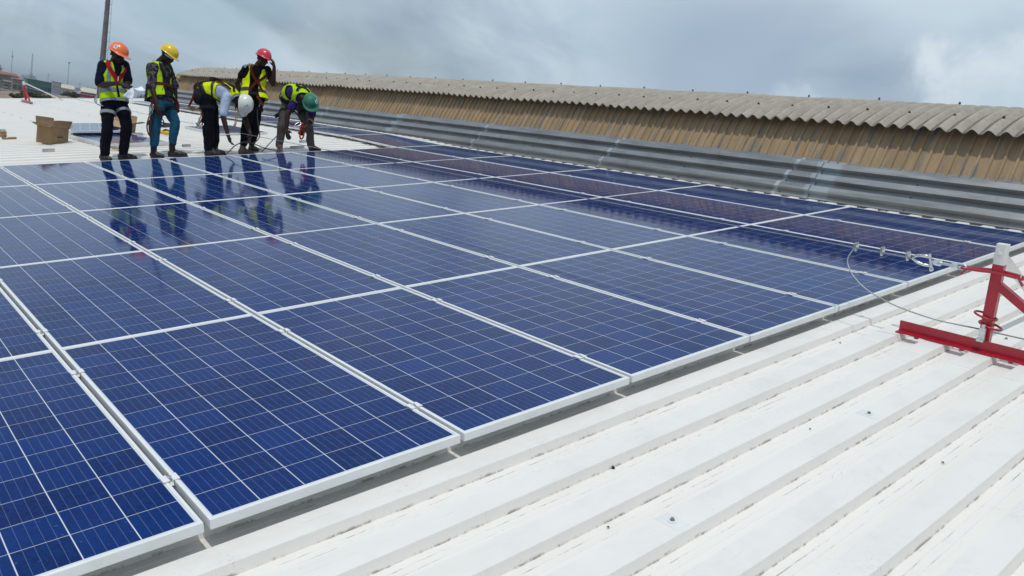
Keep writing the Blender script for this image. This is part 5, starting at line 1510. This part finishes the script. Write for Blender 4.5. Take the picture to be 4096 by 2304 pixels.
# unfinished block house at the left edge
d = 175; r_, w, H, s_ = bldg(-60, 63, 294, d, 9, 'block_house', 'unfinished grey block house with clay tile roof at the left edge', MT['blockwork'], 3)
mb = MB(); mb.add([(-w / 2 - .3, -.35, H + .05), (w / 2 + .25, -.35, H - .15), (w / 2 + .25, 4.5, H + .45), (-w / 2 - .3, 4.5, H + .65), (-w / 2 - .3, 9.4, H), (w / 2 + .25, 9.4, H)], [(0, 1, 2, 3), (3, 2, 5, 4)])
rf = mb.build('roof', MT['tile'], r_); rf.modifiers.new('t', 'SOLIDIFY').thickness = .18
for k in range(26):
    mb = MB(); x = -w / 2 - .2 + k * (w + .4) / 26; mb.tube([(x, -.36, H + .09 - .2 * k / 26), (x, 4.5, H + .70 - .2 * k / 26)], .07, 5); mb.build('tile_row', MT['tile'], rf)
for (x, z, ww, hh) in ((-.02, .90, .55, .5), (.17, .80, .9, .55), (.33, .80, .9, .55), (.18, .63, 1.0, .5), (.35, .62, 1.0, .5), (-.25, .78, .6, .5), (-.28, .62, .6, .5), (.05, .64, .5, .4), (-.15, .50, .8, .5), (.1, .5, .8, .5), (.33, .5, .8, .5)):
    ww *= .7; hh *= .8; mb = MB(); x_, z_ = x * w, H * z; mb.bbox((x_ - ww / 2, -.02, z_ - hh / 2), (x_ + ww / 2, .1, z_ + hh / 2)); wn = mb.build('window', MT['winhole'], r_)
    mb = MB(); mb.bbox((x_ - ww / 2 - .12, -.32, z_ - hh / 2 - .16), (x_ + ww / 2 + .12, -.021, z_ - hh / 2 - .02)); mb.build('sill', MT['ledge'], wn)
mb = MB(); mb.bbox((w * .08, -.28, H * .875), (w * .5, -.01, H * .90)); mb.build('floor_band', MT['ledge'], r_)
mb = MB(); mb.bbox((w * .02, -.30, H * .71), (w * .5, -.01, H * .735)); mb.build('floor_band', MT['ledge'], r_)
d = 165; r_, w, H, s_ = bldg(56, 92, 318, d, 6, 'block_house', 'low pinkish block annexe just left of the far red anchor post', MT['pinkblock'], 3)
mb = MB(); mb.bbox((-w / 2 - .15, -.2, H), (w / 2 + .15, 6.2, H + .2)); mb.build('roof_slab', MT['ledge'], r_)
for x in (-.3, .2): mb = MB(); mb.bbox((w * x - .4, -.03, H * .82), (w * x + .4, .05, H * .9)); mb.build('window', MT['winhole'], r_)
# green building with its grey stair tower
d = 240; r_, w, H, s_ = bldg(118, 218, 326, d, 16, 'office_building', 'long green and dark blue office building behind the far anchor post', MT['green_wall'], 4, 'building')
mb = MB(); mb.bbox((-w / 2 + .1, -.12, H - 3.3), (w / 2 - .1, -.01, H - 1.5)); gl = mb.build('window', MT['blue_glass'], r_)
for k in range(12): mb = MB(); x = -w / 2 + .3 + k * (w - .6) / 11; mb.bbox((x - .05, -.2, H - 3.3), (x + .05, -.121, H - 1.5)); mb.build('mullion', MT['green_wall'], gl)
mb = MB(); mb.bbox((-w / 2 - .1, -.3, H), (w / 2 + .1, 16.3, H + .18)); mb.build('parapet', MT['green_wall'], r_)
mb = MB(); mb.bbox((-w / 2 + .1, -.14, H - 7.5), (w / 2 - .1, -.01, H - 6.2)); mb.build('window', MT['blue_glass'], r_)
d = 232; r_, w, H, s_ = bldg(215, 243, 330, d, 5, 'stair_tower', 'blue grey stair tower with a pale top at the end of the green building', MT['grey_wall'], 4, 'tower')
mb = MB(); mb.bbox((-w / 2 - .03, -.05, H - 1.0), (w / 2 + .03, 5.05, H - .02)); mb.build('top_band', MT['ledge'], r_)
mb = MB(); mb.bbox((-w / 2 - .25, -.25, H), (w / 2 + .25, 5.25, H + .12)); mb.build('roof_slab', MT['winhole'], r_)
d = 260; r_, w, H, s_ = bldg(104, 122, 318, d, 8, 'side_block', 'grey side block left of the green building', MT['grey_wall'], 4, 'building')
mb = MB(); mb.bbox((-w / 2 - .1, -.1, H), (w / 2 + .1, 8.1, H + .2)); mb.build('roof_slab', MT['ledge'], r_)
# cream warehouse
d = 255; r_, w, H, s_ = bldg(236, 292, 352, d, 14, 'warehouse', 'cream roofed low warehouse right of the grey stair tower', MT['cream'], 3, 'building')
mb = MB(); mb.add([(-w / 2 - .3, -.3, H - .2), (w / 2 + .3, -.3, H - .2), (w / 2 + .3, 7, H + 1.1), (-w / 2 - .3, 7, H + 1.1)], [(0, 1, 2, 3)]); o = mb.build('roof', MT['cream'], r_); o.modifiers.new('t', 'SOLIDIFY').thickness = .1
mb = MB(); mb.bbox((-w / 2, -.08, H - 2.6), (w / 2, -.01, H - 1.9)); mb.build('blue_band', MT['blue_glass'], r_)
# red banded building in front of the pole
d = 170; r_, w, H, s_ = bldg(314, 392, 380, d, 10, 'striped_building', 'low building with a crimson band and cream roof beside the concrete pole', MT['whitewall'], 3, 'building')
mb = MB(); mb.bbox((-w / 2 - .05, -.10, H - .62), (w / 2 + .05, -.01, H - .02)); mb.build('crimson_band', MT['redband'], r_)
mb = MB(); mb.bbox((-w / 2 + .6, 3, H), (w / 2 + .6, 8, H + .5)); mb.build('clerestory', MT['winhole'], r_)
mb = MB(); mb.add([(-w / 2 + .2, 2.6, H + .55), (w / 2 + 1, 2.6, H + .55), (w / 2 + 1, 6, H + 1.5), (-w / 2 + 1.2, 6, H + 1.5)], [(0, 1, 2, 3)]); o = mb.build('roof', MT['cream'], r_); o.modifiers.new('t', 'SOLIDIFY').thickness = .12
mb = MB(); mb.bbox((-w / 2 - .3, -.3, H), (w / 2, 2.5, H + .08)); mb.build('parapet', MT['ledge'], r_)
# satellite dish
p = at(308, 362, 150); r_ = thing('satellite_dish', facing(Vector((p.x, p.y, GZ)), 15), 'white round satellite dish above the striped building', 'dish')
zc_ = p.z - GZ; rd_ = 13 * px_m(150)
mb = MB(); rows = [[(rd_ * q * math.cos(t), -.25 * q * q * rd_ - .3, zc_ + rd_ * q * math.sin(t)) for t in (2 * math.pi * k / 24 for k in range(25))] for q in (.02, .3, .6, .85, 1)]
mb.grid(rows); o = mb.build('dish', MT['whitewall'], r_, smooth=True); o.modifiers.new('t', 'SOLIDIFY').thickness = .04
mb = MB(); mb.tube([(0, 0, 0), (0, 0, zc_)], .08, 8); mb.build('post', MT['mast_steel'], r_)
mb = MB(); mb.tube([(0, -.1, zc_ - rd_ * .9), (0, -.8, zc_)], .025, 5); mb.box((0, -.82, zc_), (.1, .1, .1)); mb.build('feed_arm', MT['mast_steel'], r_)
# distant tower blocks
for (u0, u1, v, d, lab) in ((91, 103, 303, 1500, 'faint distant tower block left of its neighbour'), (101, 112, 306, 1600, 'faint lower distant tower block in the middle'), (117, 141, 303, 1300, 'wide distant grey tower block above the green building'), (138, 148, 312, 1350, 'low distant block right of the wide grey tower')):
    r_, w, H, s_ = bldg(u0, u1, v, d, 20, 'tower_block', lab, MT['tower_grey'], 10, 'tower block')
    for z in range(6):
        mb = MB(); mb.bbox((-w / 2 + 1, -.3, H - 3 - z * 3.2), (w / 2 - 1, -.05, H - 1.6 - z * 3.2)); mb.build('window', MT['winhole'], r_)
    mb = MB(); mb.bbox((-w / 5, 6, H), (w / 5, 12, H + 2.5)); mb.build('lift_house', MT['tower_grey'], r_)
# lattice masts
def mast(u, vt, d, wid, label, head_=None, taper=.5):
    p, zt = base_under(u, vt, d); H = zt - GZ; r_ = thing('radio_mast', facing(p, 20), label, 'mast', 'thin masts on the skyline'); mb = MB()
    for k in range(3):
        a = 2 * math.pi * k / 3; b0, b1 = Vector((wid * math.cos(a), wid * math.sin(a), 0)), Vector((wid * taper * math.cos(a), wid * taper * math.sin(a), H)); mb.tube([b0, b1], wid * .11, 4)
    n = int(H / (wid * 4.0))
    for j in range(n):
        for k in range(3):
            a0, a1 = 2 * math.pi * k / 3, 2 * math.pi * (k + 1) / 3; z0, z1 = H * j / n, H * (j + 1) / n; r0, r1 = wid * (1 - (1 - taper) * j / n), wid * (1 - (1 - taper) * (j + 1) / n)
            mb.tube([(r0 * math.cos(a0), r0 * math.sin(a0), z0), (r1 * math.cos(a1), r1 * math.sin(a1), z1)], wid * .07, 3)
    mb.build('lattice', MT['mast_steel'], r_)
    if head_ == 'box':
        mb = MB(); mb.tube([(0, 0, H - .5), (0, 0, H + .1)], .42, 8); mb.build('antenna_drum', MT['mast_steel'], r_)
    elif head_:
        for z in head_:
            mb = MB(); mb.bbox((-wid * 1.3, -wid * 1.2, H - z), (wid * 1.3, wid * 1.2, H - z + wid * 2.2)); mb.build('antenna', MT['mast_steel'], r_)
    return r_
mast(51, 205, 420, .26, 'thin radio mast rising behind the block house', (3,))
mast(131, 214, 650, .8, 'tall faint lattice mast above the distant tower blocks')
mast(194, 293, 520, .30, 'short faint lattice mast above the green building', (10,))
mast(277, 249, 330, .24, 'thin mast topped by a round drum right of the stair tower', 'box')
mast(3, 258, 230, .25, 'stub of a mast at the very left edge of the skyline', (1.5,))
for (u, v, d, lab) in ((320, 330, 500, 'thin pole above the satellite dish'), (352, 343, 480, 'thin pole left of the concrete pole'), (290, 350, 500, 'thin pole behind the warehouse')):
    p, zt = base_under(u, v, d); r_ = thing('thin_pole', facing(p), lab, 'pole'); mb = MB(); mb.tube([(0, 0, 0), (0, 0, zt - GZ)], .12, 5); mb.build('shaft', MT['mast_steel'], r_)
    mb = MB(); mb.bbox((-.8, -.05, zt - GZ - 1), (.8, .05, zt - GZ - .8)); mb.build('crossarm', MT['mast_steel'], r_)
# tapering concrete pole with climbing rungs and a safety line
d = 46; pb = at(409, 260, d); pt = at(426, 0, d)
p = Vector((pb.x, pb.y, GZ)); r_ = thing('concrete_pole', facing(p), 'tall grey concrete pole with climbing rungs behind the orange helmet worker', 'pole')
H = pt.z - GZ + 9; zk = lambda v: (at(412, v, d).z - GZ)
def prd(z): return .150 - .0075 * (z - zk(230))
mb = MB(); zs = [H * k / 14 for k in range(15)]; mb.tube([(0, 0, z) for z in zs], [prd(z) for z in zs], 12); mb.build('shaft', MT['concrete_pole'], r_, smooth=True)
z = zk(420)
while z < H - .3:
    mb = MB(); rr_ = prd(z); mb.tube([(rr_ * .9, 0, z), (rr_ + .10, 0, z)], .012, 5); mb.tube([(-rr_ - .03, 0, z + .02), (-rr_ * .9, 0, z + .02)], .012, 5); mb.tube([((rr_ + .008) * math.cos(t), (rr_ + .008) * math.sin(t), z) for t in (2 * math.pi * k / 14 for k in range(14))], .010, 4, closed=True); mb.build('rung', MT['mast_steel'], r_); z += .52
mb = MB(); mb.tube([(prd(q) + .10 + .012 * math.sin(q * 2.2), -.01, q) for q in (zk(420) + (H - zk(420)) * k / 30 for k in range(31))], .009, 5); mb.build('safety_line', MT['mast_steel'], r_)
# bare slope below the block house
def slope_mesh():
    mb = MB(); rows = []
    for j in range(13):
        row = []
        for i in range(41):
            u = -120 + i * 11.0; dd = 62 + j * 7
            crest = 362 + .055 * (u) if u < 90 else 367 + (u - 90) * .10
            v = 398 - (398 - crest) * (j / 12) ** .8 + 2.0 * noise.noise(Vector((u * .06, j * .8, 0)))
            q = at(u, v, dd); row.append((q.x, q.y, q.z))
        rows.append(row)
    rows = [[(x, y, GZ - .5) for x, y, z in rows[0]]] + rows + [[(x, y, GZ - .5) for x, y, z in rows[-1]]]
    mb.grid(rows); return mb
tag(slope_mesh().build('hill', MT['hillside'], smooth=True), 'bare brown slope below the block house', kind='structure')
# bushes and far trees
MT['leafgreen'] = mat('dusty_green_leaves', (.085, .095, .050), .8, 0, .4, 3)
MT['leafdark'] = mat('dark_green_leaves', (.045, .055, .034), .8, 0, .4, 3)
MT['bark'] = mat('brown_bark', (.08, .06, .045), .9, 0, .2, 3)
def bush(p, rx, ry, rz_, n, leaf, m_, label, seed, cat='bush', name='bush', grp=None, trunk=False):
    rb = random.Random(seed); r_ = thing(name, facing(p), label, cat, grp); mb = MB()
    blobs = [(rb.uniform(-.75, .75) * rx, rb.uniform(-.6, .6) * ry, rb.uniform(.25, .8) * rz_, rb.uniform(.3, .55)) for _ in range(9)]
    for _ in range(n):
        bx, by, bz, br = rb.choice(blobs); a, b = rb.uniform(0, 6.283), rb.uniform(-.7, 1.5); q = rb.uniform(.55, 1.05) * br
        c = Vector((bx + math.cos(a) * math.cos(b) * q * rx, by + math.sin(a) * math.cos(b) * q * ry, max(.02, bz + math.sin(b) * q * rz_)))
        e1 = Vector((rb.gauss(0, 1), rb.gauss(0, 1), rb.gauss(0, .6))).normalized() * leaf * rb.uniform(.6, 1.3); e2 = e1.orthogonal().normalized() * leaf * rb.uniform(.3, .6)
        mb.add([c - e1, c + e2, c + e1, c - e2], [(0, 1, 2, 3)])
    mb.build('foliage', m_, r_)
    mb = MB()
    for k in range(5):
        bx, by, bz, br = blobs[k]; mb.tube([(0, 0, -.3), (bx * .4, by * .4, bz * .5), (bx, by, bz)], [.06 * rz_, .04 * rz_, .02 * rz_], 5)
    mb.build('stem' if not trunk else 'trunk', MT['bark'], r_)
for k, (u, v, dd, wpx, hpx, m_, lab) in enumerate((
    (58, 392, 60, 20, 12, 'leafgreen', 'low scrubby bush left of the far anchor post'), (80, 390, 66, 16, 14, 'leafgreen', 'dusty bush right behind the far anchor post'),
    (112, 389, 70, 26, 17, 'leafgreen', 'largest dusty green bush right of the far anchor post'), (140, 391, 66, 28, 15, 'leafdark', 'second dusty bush from the far anchor post'),
    (166, 392, 64, 26, 12, 'leafgreen', 'spreading bush under the white flat brace'), (188, 393, 66, 18, 9, 'leafgreen', 'low bush at the end of the bush row by the brace'),
    (280, 389, 110, 24, 16, 'leafdark', 'dark hedge like bush left of the crimson band'), (300, 388, 112, 16, 12, 'leafdark', 'dark bush right under the satellite dish'))):
    p = at(u, v, dd); bush(p, wpx * px_m(dd), wpx * px_m(dd) * .8, hpx * 1.25 * px_m(dd), 1500, .075 + .03 * (dd > 100), MT[m_], lab, 40 + k)
for k, (u, v, dd, wpx, hpx) in enumerate(((352, 372, 700, 10, 7), (366, 372, 720, 9, 9), (378, 374, 690, 9, 8), (392, 376, 700, 9, 8), (336, 371, 750, 9, 5), (545, 402, 520, 13, 9), (568, 404, 540, 12, 9), (512, 400, 600, 10, 8), (590, 406, 560, 12, 9), (245, 352, 800, 9, 6))):
    p = at(u, v, dd); p0 = Vector((p.x, p.y, GZ)); h_ = p.z - GZ + hpx * px_m(dd)
    bush(p0, wpx * px_m(dd), wpx * px_m(dd), max(3, h_), 500, .9, MT['leafdark'], 'far dark tree on the skyline, %s along from the concrete pole' % ORD[k + 1] if k < 5 else 'far dark tree peeping over the roof edge, %s of a broken row' % ORD[k - 4], 90 + k, 'tree', 'far_tree', 'far trees on the skyline', True)
# the haze of the humid air over the town
HZ = D.materials.new('humid_air'); HZ.use_nodes = True
HZ.node_tree.nodes.clear(); g = NT(HZ.node_tree)
pv = g.nodes.new('ShaderNodeVolumePrincipled'); pv.inputs['Color'].default_value = (.80, .88, .96, 1); pv.inputs['Density'].default_value = .00042; pv.inputs['Anisotropy'].default_value = .2
mo = g.nodes.new('ShaderNodeOutputMaterial'); g.links.new(pv.outputs[0], mo.inputs['Volume'])
mb = MB(); mb.bbox((cw.x - 9500, cw.y - 9500, GZ - 2), (cw.x + 9500, cw.y + 9500, cw.z + 45)); tag(mb.build('haze', HZ), kind='stuff')
